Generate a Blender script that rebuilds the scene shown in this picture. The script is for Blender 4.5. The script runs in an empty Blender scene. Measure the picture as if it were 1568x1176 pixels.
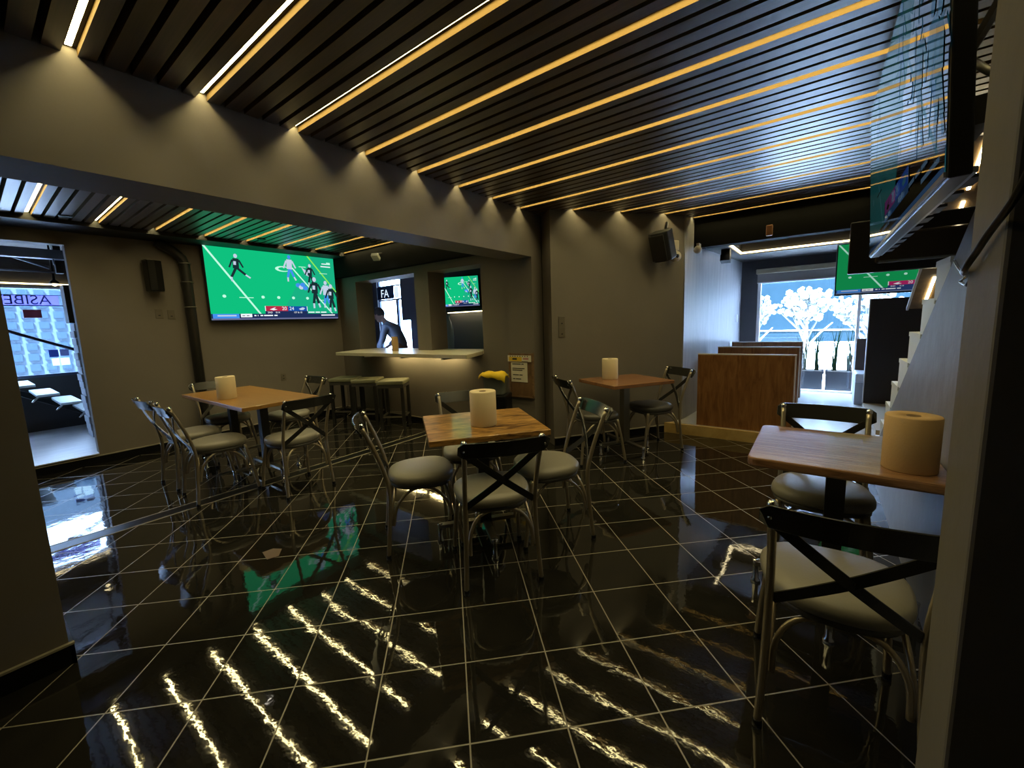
import bpy, bmesh, math, random
from mathutils import Vector, Matrix
random.seed(7)
R = math.radians
C = bpy.context.scene.collection
sc = bpy.context.scene

# ------------------------------------------------------------------ camera
cam_d = bpy.data.cameras.new('camera')
cam = bpy.data.objects.new('camera', cam_d)
C.objects.link(cam)
cam_d.sensor_fit = 'HORIZONTAL'
cam_d.sensor_width = 36.0
cam_d.lens = 629.07 / 1568 * 36.0
cam_d.shift_x = 0.00943
cam_d.shift_y = -0.0063
cam_d.clip_start = 0.02
PITCH, ROLL, YAW = .131, .0379, .655
cp, sp, cr, sr = math.cos(PITCH), math.sin(PITCH), math.cos(ROLL), math.sin(ROLL)
Rr = Matrix(((cr, -sr, 0), (sr, cr, 0), (0, 0, 1)))
Rp = Matrix(((1, 0, 0), (0, -sp, cp), (0, -cp, -sp)))
Mw = Matrix(((math.cos(YAW), -math.sin(YAW), 0), (math.sin(YAW), math.cos(YAW), 0), (0, 0, 1)))
Rc = Mw @ Rp @ Rr
m = Matrix(((Rc[0][0], -Rc[0][1], -Rc[0][2], 0), (Rc[1][0], -Rc[1][1], -Rc[1][2], 0),
            (Rc[2][0], -Rc[2][1], -Rc[2][2], 1.36), (0, 0, 0, 1)))
cam.matrix_world = m
sc.camera = cam

# ------------------------------------------------------------------ world, exposure
w = bpy.data.worlds.new('daylight'); sc.world = w; w.use_nodes = True
nt = w.node_tree; nt.nodes.clear()
wo = nt.nodes.new('ShaderNodeOutputWorld'); wb = nt.nodes.new('ShaderNodeBackground')
wb.inputs['Color'].default_value = (.44, .64, 1.0, 1); wb.inputs['Strength'].default_value = 28.0
nt.links.new(wb.outputs[0], wo.inputs[0])
sc.view_settings.view_transform = 'Standard'; sc.view_settings.look = 'None'
sc.view_settings.gamma = 1.0; sc.view_settings.use_curve_mapping = False
sc.view_settings.exposure = 0.0
sun_d = bpy.data.lights.new('sun', 'SUN'); sun_d.energy = 260.0; sun_d.angle = R(1.0); sun_d.color = (.56, .73, 1.0)
sun = bpy.data.objects.new('sun', sun_d); C.objects.link(sun); sun.rotation_euler = (R(24), R(16), 0)
LED_POWER = 26.0
SPOT_POWER = 5.0
PORTALS = ((.25, 8.06, 1.05, 2.3, 1.9, 'y'), (-9.32, .2, 1.5, 2.8, 1.5, 'x'), (-7.12, 5.72, 1.6, 1.1, 1.6, 'y'))
for px_, py_, pz_, sx_, sz_, ax_ in PORTALS:
    ld = bpy.data.lights.new('window_portal', 'AREA'); ld.shape = 'RECTANGLE'; ld.size = sx_; ld.size_y = sz_
    ld.cycles.is_portal = True
    lo = bpy.data.objects.new('window_portal', ld); C.objects.link(lo); lo.location = (px_, py_, pz_)
    lo.rotation_euler = (R(-90), 0, 0) if ax_ == 'y' else (R(90), 0, R(-90))

# ------------------------------------------------------------------ materials
MATS = {}
def mat(name, col=(.5, .5, .5), rough=.5, metal=0., spec=.5, emit=None, es=0., bump=0., bscale=40., var=0., vscale=6., coat=0., alpha=1.):
    if name in MATS: return MATS[name]
    mm = bpy.data.materials.new(name); mm.use_nodes = True
    n = mm.node_tree.nodes; l = mm.node_tree.links
    b = n['Principled BSDF']
    b.inputs['Base Color'].default_value = (*col, 1); b.inputs['Roughness'].default_value = rough
    b.inputs['Metallic'].default_value = metal; b.inputs['Specular IOR Level'].default_value = spec
    if coat: b.inputs['Coat Weight'].default_value = coat; b.inputs['Coat Roughness'].default_value = .08
    if emit: b.inputs['Emission Color'].default_value = (*emit, 1); b.inputs['Emission Strength'].default_value = es
    if var or bump:
        tc = n.new('ShaderNodeTexCoord')
    if var:
        nz = n.new('ShaderNodeTexNoise'); nz.inputs['Scale'].default_value = vscale; nz.inputs['Detail'].default_value = 5
        l.new(tc.outputs['Object'], nz.inputs['Vector'])
        mx = n.new('ShaderNodeMixRGB'); mx.inputs[1].default_value = (*[c * (1 - var) for c in col], 1)
        mx.inputs[2].default_value = (*[min(1, c * (1 + var)) for c in col], 1)
        l.new(nz.outputs['Fac'], mx.inputs[0]); l.new(mx.outputs[0], b.inputs['Base Color'])
    if bump:
        n2 = n.new('ShaderNodeTexNoise'); n2.inputs['Scale'].default_value = bscale; n2.inputs['Detail'].default_value = 4
        l.new(tc.outputs['Object'], n2.inputs['Vector'])
        bp = n.new('ShaderNodeBump'); bp.inputs['Strength'].default_value = bump; bp.inputs['Distance'].default_value = .01
        l.new(n2.outputs['Fac'], bp.inputs['Height']); l.new(bp.outputs[0], b.inputs['Normal'])
    MATS[name] = mm
    return mm

def wood(name, c1, c2, rough=.35, scale=(1.2, 14, 14), coat=0., bump=.15, spec=.5):
    if name in MATS: return MATS[name]
    mm = bpy.data.materials.new(name); mm.use_nodes = True
    n = mm.node_tree.nodes; l = mm.node_tree.links; b = n['Principled BSDF']
    tc = n.new('ShaderNodeTexCoord'); mp = n.new('ShaderNodeMapping'); mp.inputs['Scale'].default_value = scale
    l.new(tc.outputs['Object'], mp.inputs['Vector'])
    nz = n.new('ShaderNodeTexNoise'); nz.inputs['Scale'].default_value = 2.2; nz.inputs['Detail'].default_value = 8; nz.inputs['Roughness'].default_value = .62
    nz.inputs['Distortion'].default_value = 1.1
    l.new(mp.outputs[0], nz.inputs['Vector'])
    rp = n.new('ShaderNodeValToRGB'); rp.color_ramp.elements[0].position = .36; rp.color_ramp.elements[1].position = .66
    rp.color_ramp.elements[0].color = (*c1, 1); rp.color_ramp.elements[1].color = (*c2, 1)
    l.new(nz.outputs['Fac'], rp.inputs[0]); l.new(rp.outputs[0], b.inputs['Base Color'])
    b.inputs['Roughness'].default_value = rough; b.inputs['Specular IOR Level'].default_value = spec
    if coat: b.inputs['Coat Weight'].default_value = coat; b.inputs['Coat Roughness'].default_value = .36 if name in ('slat_wood', 'satin_plaster') else .1
    if bump:
        bp = n.new('ShaderNodeBump'); bp.inputs['Strength'].default_value = bump; bp.inputs['Distance'].default_value = .004
        l.new(nz.outputs['Fac'], bp.inputs['Height']); l.new(bp.outputs[0], b.inputs['Normal'])
    MATS[name] = mm
    return mm

def glow(name, col, s):
    if name in MATS: return MATS[name]
    mm = bpy.data.materials.new(name); mm.use_nodes = True
    n = mm.node_tree.nodes; n.clear(); o = n.new('ShaderNodeOutputMaterial'); e = n.new('ShaderNodeEmission')
    e.inputs[0].default_value = (*col, 1); e.inputs[1].default_value = s
    mm.node_tree.links.new(e.outputs[0], o.inputs[0]); MATS[name] = mm
    return mm

def translucent(name, col):
    mm = bpy.data.materials.new(name); mm.use_nodes = True
    n = mm.node_tree.nodes; n.clear(); l = mm.node_tree.links
    o = n.new('ShaderNodeOutputMaterial'); t = n.new('ShaderNodeBsdfTranslucent'); d = n.new('ShaderNodeBsdfDiffuse'); mx = n.new('ShaderNodeMixShader')
    t.inputs[0].default_value = (*col, 1); d.inputs[0].default_value = (*col, 1); mx.inputs[0].default_value = .35
    l.new(t.outputs[0], mx.inputs[1]); l.new(d.outputs[0], mx.inputs[2]); l.new(mx.outputs[0], o.inputs[0]); MATS[name] = mm
    return mm

def glass(name, tint=(.95, .98, 1), refl=.09):
    if name in MATS: return MATS[name]
    mm = bpy.data.materials.new(name); mm.use_nodes = True
    n = mm.node_tree.nodes; n.clear(); l = mm.node_tree.links
    o = n.new('ShaderNodeOutputMaterial'); t = n.new('ShaderNodeBsdfTransparent'); g = n.new('ShaderNodeBsdfGlossy'); mx = n.new('ShaderNodeMixShader')
    t.inputs[0].default_value = (*tint, 1); g.inputs['Roughness'].default_value = .02; mx.inputs[0].default_value = refl
    l.new(t.outputs[0], mx.inputs[1]); l.new(g.outputs[0], mx.inputs[2]); l.new(mx.outputs[0], o.inputs[0]); MATS[name] = mm
    return mm

def tile_floor(name, org, ang, size, grout):
    mm = bpy.data.materials.new(name); mm.use_nodes = True
    n = mm.node_tree.nodes; l = mm.node_tree.links; b = n['Principled BSDF']
    geo = n.new('ShaderNodeNewGeometry')
    mp = n.new('ShaderNodeMapping'); mp.vector_type = 'TEXTURE'
    mp.inputs['Location'].default_value = (org[0], org[1], 0); mp.inputs['Rotation'].default_value = (0, 0, ang); mp.inputs['Scale'].default_value = (size, size, 1)
    l.new(geo.outputs['Position'], mp.inputs['Vector'])
    sx = n.new('ShaderNodeSeparateXYZ'); l.new(mp.outputs[0], sx.inputs[0])
    def mth(op, a, v=None):
        x = n.new('ShaderNodeMath'); x.operation = op
        if isinstance(a, (int, float)): x.inputs[0].default_value = a
        else: l.new(a, x.inputs[0])
        if v is not None:
            if isinstance(v, (int, float)): x.inputs[1].default_value = v
            else: l.new(v, x.inputs[1])
        return x.outputs[0]
    ds = []
    for k in 'XY':
        r_ = mth('ROUND', sx.outputs[k]); ds.append(mth('ABSOLUTE', mth('SUBTRACT', sx.outputs[k], r_)))
    dm = mth('MINIMUM', ds[0], ds[1]); isg = mth('LESS_THAN', dm, grout / size / 2)
    # each tile: slight tilt noise and warm dark variation
    fl = n.new('ShaderNodeVectorMath'); fl.operation = 'FLOOR'; l.new(mp.outputs[0], fl.inputs[0])
    wn = n.new('ShaderNodeTexWhiteNoise'); l.new(fl.outputs[0], wn.inputs['Vector'])
    nz = n.new('ShaderNodeTexNoise'); nz.inputs['Scale'].default_value = 9; nz.inputs['Detail'].default_value = 6; l.new(geo.outputs['Position'], nz.inputs['Vector'])
    rp = n.new('ShaderNodeValToRGB'); rp.color_ramp.elements[0].color = (.007, .007, .0065, 1); rp.color_ramp.elements[1].color = (.020, .018, .014, 1)
    l.new(nz.outputs['Fac'], rp.inputs[0])
    mx = n.new('ShaderNodeMixRGB'); l.new(isg, mx.inputs[0]); l.new(rp.outputs[0], mx.inputs[1]); mx.inputs[2].default_value = (.26, .23, .18, 1)
    l.new(mx.outputs[0], b.inputs['Base Color'])
    rg = mth('ADD', mth('MULTIPLY', isg, .4), mth('ADD', mth('MULTIPLY', nz.outputs['Fac'], .05), .012)); l.new(rg, b.inputs['Roughness'])
    b.inputs['Specular IOR Level'].default_value = .75
    # per tile normal tilt + long waves so reflections break at the joints
    wv = n.new('ShaderNodeTexNoise'); wv.inputs['Scale'].default_value = 14.0; wv.inputs['Detail'].default_value = 3.0; l.new(geo.outputs['Position'], wv.inputs['Vector'])
    bp = n.new('ShaderNodeBump'); bp.inputs['Strength'].default_value = .16; bp.inputs['Distance'].default_value = .0025; l.new(wv.outputs['Fac'], bp.inputs['Height'])
    s1 = n.new('ShaderNodeVectorMath'); s1.operation = 'SUBTRACT'; l.new(wn.outputs['Color'], s1.inputs[0]); s1.inputs[1].default_value = (.5, .5, .5)
    s2 = n.new('ShaderNodeVectorMath'); s2.operation = 'MULTIPLY'; l.new(s1.outputs[0], s2.inputs[0]); s2.inputs[1].default_value = (.010, .010, 0)
    s3 = n.new('ShaderNodeVectorMath'); s3.operation = 'ADD'; l.new(bp.outputs[0], s3.inputs[0]); l.new(s2.outputs[0], s3.inputs[1])
    s4 = n.new('ShaderNodeVectorMath'); s4.operation = 'NORMALIZE'; l.new(s3.outputs[0], s4.inputs[0])
    l.new(s4.outputs[0], b.inputs['Normal'])
    return mm

def brickmat(name, c1, c2, mortar, scale=6.):
    mm = bpy.data.materials.new(name); mm.use_nodes = True
    n = mm.node_tree.nodes; l = mm.node_tree.links; b = n['Principled BSDF']
    tc = n.new('ShaderNodeTexCoord'); br = n.new('ShaderNodeTexBrick'); br.inputs['Scale'].default_value = scale
    br.inputs['Color1'].default_value = (*c1, 1); br.inputs['Color2'].default_value = (*c2, 1); br.inputs['Mortar'].default_value = (*mortar, 1)
    br.inputs['Mortar Size'].default_value = .025
    l.new(tc.outputs['Object'], br.inputs['Vector']); l.new(br.outputs['Color'], b.inputs['Base Color']); b.inputs['Roughness'].default_value = .5
    return mm

WALL = mat('wall_paint', (.172, .152, .128), .62, bump=.22, bscale=9, var=.10, vscale=2.2, spec=.35)
DWALL = mat('dark_paint', (.022, .019, .016), .7, bump=.15, bscale=12, var=.10)
STAIRP = mat('grey_plaster', (.185, .188, .215), .5, bump=.35, bscale=7, var=.22, vscale=5)
BLACK = mat('black_paint', (.010, .010, .010), .6)
BASE = mat('black_base_tile', (.006, .006, .006), .3, spec=.2)
GROUT = mat('grout', (.30, .27, .21), .7)
SLATS = mat('slat_side', (.125, .082, .030), .8, spec=.08)
SLAT = wood('slat_wood', (.045, .026, .016), (.088, .053, .033), .42, (.6, 30, 30), bump=.05, spec=.9, coat=.8)
METAL = mat('gunmetal', (.40, .34, .245), .30, .72)
DMETAL = mat('dark_metal', (.03, .029, .027), .4, .4)
CHROME = mat('chrome', (.75, .74, .70), .15, 1.0)
RAIL = mat('dark_lacquered_wood', (.020, .020, .019), .22, spec=.6)
VINYL = mat('grey_vinyl', (.215, .20, .165), .42, bump=.06, bscale=90)
DVINYL = mat('dark_vinyl', (.055, .052, .047), .40, bump=.06, bscale=90)
TABLEW = wood('table_wood', (.10, .040, .010), (.62, .33, .085), .28, (3.2, 13, 13), coat=.5, bump=.05)
TABLER = wood('dark_table_wood', (.14, .065, .03), (.36, .19, .09), .34, (1.6, 26, 12), coat=.5, bump=.9)
TABLEO = wood('orange_table_wood', (.33, .165, .040), (.40, .205, .055), .28, (1.0, 5, 5), coat=.2, bump=.03)
TABLED = wood('brown_table_wood', (.20, .085, .035), (.30, .14, .06), .26, (1.0, 5, 5), coat=.2, bump=.05)
BOOTHW = wood('booth_wood', (.17, .070, .022), (.32, .150, .052), .36, (9, 9, 1.3), bump=.08)
PAPER = mat('roll_paper', (.70, .58, .37), .85, bump=.1, bscale=120)
PAPERB = mat('brown_roll_paper', (.52, .34, .155), .85, bump=.1, bscale=120)
CARD = mat('cardboard', (.20, .13, .07), .9)
PLASTIC = mat('black_plastic', (.005, .005, .0055), .34, spec=.35)
GPLASTIC = mat('grey_plastic', (.10, .105, .10), .4)
WPLASTIC = mat('cream_plastic', (.52, .47, .36), .45)
WALLPL = mat('plate_plastic', (.125, .108, .082), .4)
LEDM = glow('led_warm', (1.0, .83, .38), LED_POWER * 1.5)
TAPE = mat('tape_back', (.02, .016, .012), .6)
LEDS = glow('led_soft', (1.0, .82, .46), 7.0)
SPOTM = glow('spot_lens', (1.0, .93, .80), 60)
WHITE = mat('white_paint', (.80, .81, .82), .5)
STEPW = mat('step_white', (.66, .72, .80), .5)
STONE = mat('counter_stone', (.62, .56, .42), .30, var=.12, vscale=30)
GLASS = glass('clear_glass')

# ------------------------------------------------------------------ mesh builder
MYZ0 = Matrix(((0, 0, 1, 0), (1, 0, 0, 0), (0, 1, 0, 0), (0, 0, 0, 1)))
class MB:
    def __init__(s): s.b = bmesh.new()
    def _mi(s, fs, mi):
        for f in fs: f.material_index = mi
    def box(s, x0, x1, y0, y1, z0, z1, mi=0, M=None):
        v = [Vector((x, y, z)) for z in (z0, z1) for y in (y0, y1) for x in (x0, x1)]
        if M: v = [M @ p for p in v]
        v = [s.b.verts.new(p) for p in v]
        fs = [s.b.faces.new([v[i] for i in q]) for q in ((0, 2, 3, 1), (4, 5, 7, 6), (0, 1, 5, 4), (2, 6, 7, 3), (0, 4, 6, 2), (1, 3, 7, 5))]
        s._mi(fs, mi); return fs
    def cbox(s, c, d, rz=0, mi=0, rx=0, ry=0):
        M = Matrix.Translation(c) @ Matrix.Rotation(rz, 4, 'Z') @ Matrix.Rotation(ry, 4, 'Y') @ Matrix.Rotation(rx, 4, 'X')
        return s.box(-d[0] / 2, d[0] / 2, -d[1] / 2, d[1] / 2, -d[2] / 2, d[2] / 2, mi, M)
    def prism(s, pts, z0, z1, mi=0, M=None):
        a = [Vector((x, y, z0)) for x, y in pts]; b = [Vector((x, y, z1)) for x, y in pts]
        if M: a = [M @ p for p in a]; b = [M @ p for p in b]
        a = [s.b.verts.new(p) for p in a]; b = [s.b.verts.new(p) for p in b]; n = len(a)
        fs = [s.b.faces.new(a[::-1]), s.b.faces.new(b)] + [s.b.faces.new((a[i], a[(i + 1) % n], b[(i + 1) % n], b[i])) for i in range(n)]
        s._mi(fs, mi); return fs
    def poly(s, pts, mi=0):
        f = s.b.faces.new([s.b.verts.new(Vector(p)) for p in pts]); f.material_index = mi; return f
    def rings(s, rs, mi=0, cap=True, closed=False):
        vs = [[s.b.verts.new(Vector(p)) for p in r] for r in rs]; n = len(vs[0]); fs = []
        m_ = len(vs)
        for i in range(m_ if closed else m_ - 1):
            A, B = vs[i], vs[(i + 1) % m_]
            for j in range(n): fs.append(s.b.faces.new((A[j], A[(j + 1) % n], B[(j + 1) % n], B[j])))
        if cap and not closed: fs += [s.b.faces.new(vs[0][::-1]), s.b.faces.new(vs[-1])]
        s._mi(fs, mi)
        for f in fs: f.smooth = True
        return fs
    def tube(s, pts, r, n=10, mi=0, sm=0, closed=False):
        P = [Vector(p) for p in pts]
        if sm and len(P) > 2:
            Q = []
            m_ = len(P)
            for i in range(m_ if closed else m_ - 1):
                if closed: p0, p1, p2, p3 = P[i - 1], P[i], P[(i + 1) % m_], P[(i + 2) % m_]
                else: p0, p1, p2, p3 = P[max(i - 1, 0)], P[i], P[i + 1], P[min(i + 2, m_ - 1)]
                for k in range(sm):
                    t = k / sm
                    Q.append(.5 * ((2 * p1) + (p2 - p0) * t + (2 * p0 - 5 * p1 + 4 * p2 - p3) * t * t + (3 * p1 - p0 - 3 * p2 + p3) * t ** 3))
            if not closed: Q.append(P[-1])
            P = Q
        rs = []; prev = None; m_ = len(P)
        for i, p in enumerate(P):
            if closed: d = P[(i + 1) % m_] - P[i - 1]
            else: d = P[min(i + 1, m_ - 1)] - P[max(i - 1, 0)]
            d.normalize()
            if prev is None: u = d.orthogonal().normalized()
            else: u = (prev - d * prev.dot(d)).normalized()
            prev = u; v = d.cross(u); rr = r[i] if isinstance(r, (list, tuple)) and len(r) == m_ else (r if not isinstance(r, (list, tuple)) else r[0])
            rs.append([p + (u * math.cos(2 * math.pi * k / n) + v * math.sin(2 * math.pi * k / n)) * rr for k in range(n)])
        return s.rings(rs, mi, True, closed)
    def ribbon(s, pts, wv, tv, mi=0):
        # flat strap: pts centre line, wv width vector, tv thickness vector (half sizes)
        rs = []
        for p in pts:
            p = Vector(p); rs.append([p + wv + tv, p - wv + tv, p - wv - tv, p + wv - tv])
        fs = s.rings(rs, mi)
        for f in fs: f.smooth = False
        return fs
    def lathe(s, prof, n=24, mi=0, c=(0, 0, 0), M=None):
        rs = []
        for r_, z in prof:
            ring = [Vector((r_ * math.cos(2 * math.pi * k / n), r_ * math.sin(2 * math.pi * k / n), z)) for k in range(n)]
            if M: ring = [M @ p for p in ring]
            rs.append([p + Vector(c) for p in ring])
        return s.rings(rs, mi)
    def ball(s, c, r, mi=0, sub=2, sc_=(1, 1, 1)):
        M = Matrix.Translation(c) @ Matrix.Diagonal((*sc_, 1))
        g = bmesh.ops.create_icosphere(s.b, subdivisions=sub, radius=r, matrix=M)
        for v in g['verts']:
            for f in v.link_faces: f.material_index = mi; f.smooth = True
    def build(s, name, mats, parent=None, bevel=0., seg=2, loc=None, rz=None, smooth=False):
        me = bpy.data.meshes.new(name)
        bmesh.ops.recalc_face_normals(s.b, faces=s.b.faces)
        s.b.to_mesh(me); s.b.free()
        for mm in (mats if isinstance(mats, (list, tuple)) else [mats]): me.materials.append(mm)
        o = bpy.data.objects.new(name, me); C.objects.link(o)
        if parent: o.parent = parent
        if loc: o.location = loc
        if rz is not None: o.rotation_euler = (0, 0, rz)
        if bevel:
            bv = o.modifiers.new('bevel', 'BEVEL'); bv.width = bevel; bv.segments = seg; bv.limit_method = 'ANGLE'; bv.angle_limit = R(40)
        if smooth:
            for p in me.polygons: p.use_smooth = True
        return o

def tag(o, label, cat, group=None, kind=None):
    o['label'] = label; o['category'] = cat
    if group: o['group'] = group
    if kind: o['kind'] = kind
    return o
def thing(name, label, cat, loc=(0, 0, 0), rz=0, group=None):
    o = bpy.data.objects.new(name, None); C.objects.link(o); o.empty_display_size = .1
    o.location = loc; o.rotation_euler = (0, 0, rz)
    return tag(o, label, cat, group)
def struct(mb, name, mats, bevel=0., label=None):
    o = mb.build(name, mats, bevel=bevel); o['kind'] = 'structure'
    if label: o['label'] = label; o['category'] = name.split('_')[0]
    return o
def dup(root, loc, rz, label, group=None):
    r_ = root.copy(); C.objects.link(r_); r_.location = loc; r_.rotation_euler = (0, 0, rz); r_['label'] = label
    if group: r_['group'] = group
    for ch in list(root.children):
        c = ch.copy(); C.objects.link(c); c.parent = r_
        for g in list(ch.children):
            d = g.copy(); C.objects.link(d); d.parent = c
    return r_
def textmesh(name, body, size, m_, parent, M, ext=.001, mirror=False):
    cu = bpy.data.curves.new(name, 'FONT'); cu.body = body; cu.size = size; cu.extrude = ext; cu.align_x = 'CENTER'; cu.align_y = 'CENTER'
    to = bpy.data.objects.new(name + '_curve', cu); C.objects.link(to)
    bpy.context.view_layer.update()
    me = bpy.data.meshes.new_from_object(to.evaluated_get(bpy.context.evaluated_depsgraph_get()))
    bpy.data.objects.remove(to)
    if mirror:
        for v in me.vertices: v.co.x = -v.co.x
        me.flip_normals()
    me.transform(M); me.name = name
    me.materials.clear(); me.materials.append(m_)
    o = bpy.data.objects.new(name, me); C.objects.link(o)
    if parent: o.parent = parent
    return o

# ------------------------------------------------------------------ room shell
ZC = 2.50          # underside of the slat ceiling
ZB = 2.05          # underside of the beam
BX0, BX1 = -2.77, -2.45
FLOOR = tile_floor('black_floor_tile', (-2.235, .8466), R(44.8), .3295, .0052)
b = MB(); b.poly([(-6.3, -2.1, 0), (1.5, -2.1, 0), (1.5, 5.1, 0), (-6.3, 5.1, 0)]); struct(b, 'floor', FLOOR)
b = MB(); b.box(-3.995, -3.865, -2, 3.78, 0, .002, 0); b.box(-4.003, -3.991, -2, 3.78, 0, .003, 1); b.box(-3.869, -3.857, -2, 3.78, 0, .003, 1)
struct(b, 'trim_1', [BASE, GROUT])
# left wall with the wide opening under the beam, and the pillar that carries it
b = MB(); b.box(BX0, BX1, -2.1, .115, 0, ZC + .1); b.box(BX0, BX1, .115, 3.77, ZB, ZC + .1)
b.box(BX0, BX1, 3.77, 3.975, 0, ZC + .1); struct(b, 'wall_beam', WALL)
b = MB(); b.box(BX1, BX1 + .014, -2.1, .129, 0, .085, 0); b.box(BX0, BX1 + .014, .115, .129, 0, .085, 0)
b.box(BX1, BX1 + .016, -2.1, .131, .085, .094, 1); struct(b, 'baseboard_left', [BASE, GROUT])
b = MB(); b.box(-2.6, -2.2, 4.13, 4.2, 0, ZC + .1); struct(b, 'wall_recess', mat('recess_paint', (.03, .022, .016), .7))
# wall with the big television
DY0, DY1, DZ0, DZ1 = -.9, .765, .12, 2.33
XT = -6.2
b = MB(); b.box(XT - .12, XT, -2.1, DY0, 0, ZC + .1); b.box(XT - .12, XT, DY0, DY1, DZ1, ZC + .1); b.box(XT - .12, XT, DY0, DY1, 0, DZ0 - .012)
b.box(XT - .12, XT, DY1, 4.12, 0, ZC + .1); struct(b, 'wall_television', WALL)
b = MB(); b.box(XT, XT + .014, -2.1, 3.8, 0, .085, 0); b.box(XT, XT + .018, -2.1, 3.8, .085, .096, 1); struct(b, 'baseboard_television', [BASE, GROUT])
# wall behind the bar counter with two hatches
YB = 3.80
H1 = (-5.71, -4.355, 1.035, 2.075); H2 = (-4.085, -3.185, 1.035, 2.065)
b = MB()
b.box(XT, H1[0], YB, YB + .3, 0, ZC + .1); b.box(H1[1], H2[0], YB, YB + .3, 0, ZC + .1); b.box(H2[1], BX0, YB, YB + .3, 0, ZC + .1)
for h_ in (H1, H2): b.box(h_[0], h_[1], YB, YB + .3, 0, h_[2] - .03); b.box(h_[0], h_[1], YB, YB + .3, h_[3], ZC + .1)
struct(b, 'wall_bar', WALL)
b = MB()
for h_ in (H1, H2): b.box(h_[0] + .003, h_[1] - .003, YB + .001, YB + .3, h_[2] - .028, h_[2] + .004)
struct(b, 'trim_5', STONE)
b = MB(); b.box(XT, BX1, YB - .014, YB, 0, .085, 0); b.box(XT, BX0, YB - .018, YB, .085, .096, 1); struct(b, 'baseboard_bar', [BASE, GROUT])
b = MB(); b.box(XT, BX0, 3.705, YB + .002, 2.165, ZC + .1); struct(b, 'trim_6', mat('lintel_black', (.004, .004, .004), .9, spec=.1))  # added black box: darkens the shaded wall top and blocks the last strip
# far wall, set at an angle
FA, FB = Vector((-2.25, 3.83, 0)), Vector((-1.262, 5.155, 0))
fu = (FB - FA).normalized(); fn = Vector((fu.y, -fu.x, 0)); FL_ = (FB - FA).length
MF = Matrix(((fu.x, -fn.x, 0, FA.x), (fu.y, -fn.y, 0, FA.y), (0, 0, 1, 0), (0, 0, 0, 1)))  # local: x along wall, y into wall
frz = math.atan2(fu.y, fu.x)
b = MB(); b.box(0, FL_, 0, .24, 0, ZC + .1, M=MF); struct(b, 'wall_far', WALL)
b = MB(); b.box(0, FL_ - .12, -.014, 0, 0, .08, 0, MF); b.box(0, FL_ - .12, -.018, 0, .08, .09, 1, MF); struct(b, 'baseboard_far', [BASE, GROUT])
# right: pillar close to the camera, rear closing walls
b = MB(); b.box(.225, 1.32, 1.00, 1.19, 0, ZC + .1); struct(b, 'wall_pillar', WALL, bevel=.006)
b = MB(); b.box(1.32, 1.5, -2.1, 8.1, 0, ZC + .1); struct(b, 'wall_right', DWALL)
b = MB(); b.box(-6.4, 1.5, -2.2, -2.1, 0, ZC + .1); struct(b, 'wall_back', DWALL)
# ceilings
PITCHY = .4505
def slat_ceiling(name, x0, x1, y0, y1, first):
    b = MB(); p = PITCHY / 5; k0 = math.floor((y0 - first) / p) + 1; k = k0
    while True:
        ya = first + k * p
        if ya + p > y1: break
        g0 = .024 if k % 5 == 0 else .012; g1 = .024 if k % 5 == 4 else .012
        fs = b.box(x0, x1, ya + g0, ya + p - g1, ZC, ZC + .062, 1); fs[0].material_index = 0; k += 1
    return struct(b, name, [SLAT, SLATS])
slat_ceiling('ceiling', BX1, 1.32, -2.05, 5.458, .41)
slat_ceiling('ceiling', -5.78, BX0, -2.05, 3.79, .51)
b = MB(); b.box(-6.4, 1.5, -2.2, 5.6, ZC + .1, ZC + .14); struct(b, 'ceiling', BLACK)
b = MB(); b.box(XT, -5.78, -2.1, YB, ZC - .04, ZC + .1); struct(b, 'trim_2', BLACK)
# led tape at the top of each wider gap, shining down between the slats
def led_tape(x0, x1, y):
    b = MB(); fs = b.box(x0, x1, y - .011, y + .009, ZC + .028, ZC + .031, 1); fs[0].material_index = 0; b.box(x0, x1, y - .0245, y + .0245, ZC + .031, ZC + .040, 1)
    return b
for i in range(12):
    y = .41 + PITCHY * i
    x0 = BX1 + .01 if y < 3.9 else min(FA.x + (y - FA.y) * (FB.x - FA.x) / (FB.y - FA.y) + .02, -1.21)
    b = led_tape(x0, .40 if i > 1 else -1.2, y)
    nm = ['first', 'second', 'third', 'fourth', 'fifth', 'sixth', 'seventh', 'eighth', 'ninth', 'tenth', 'eleventh', 'twelfth'][i]
    tag(b.build('led_strip', [LEDM, TAPE]), 'warm LED strip between the ceiling slats, %s counting from the camera' % nm, 'led strip', 'LED strips in the main ceiling')
for i in range(8):
    y = .51 + PITCHY * i
    b = led_tape(-5.77, BX0 - .01, y)
    nm = ['first', 'second', 'third', 'fourth', 'fifth', 'sixth', 'seventh', 'eighth'][i]
    tag(b.build('led_strip', [LEDM, TAPE]), 'warm LED strip in the low slat ceiling before the big television, %s from the doorway' % nm, 'led strip', 'LED strips beyond the beam')
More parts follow.
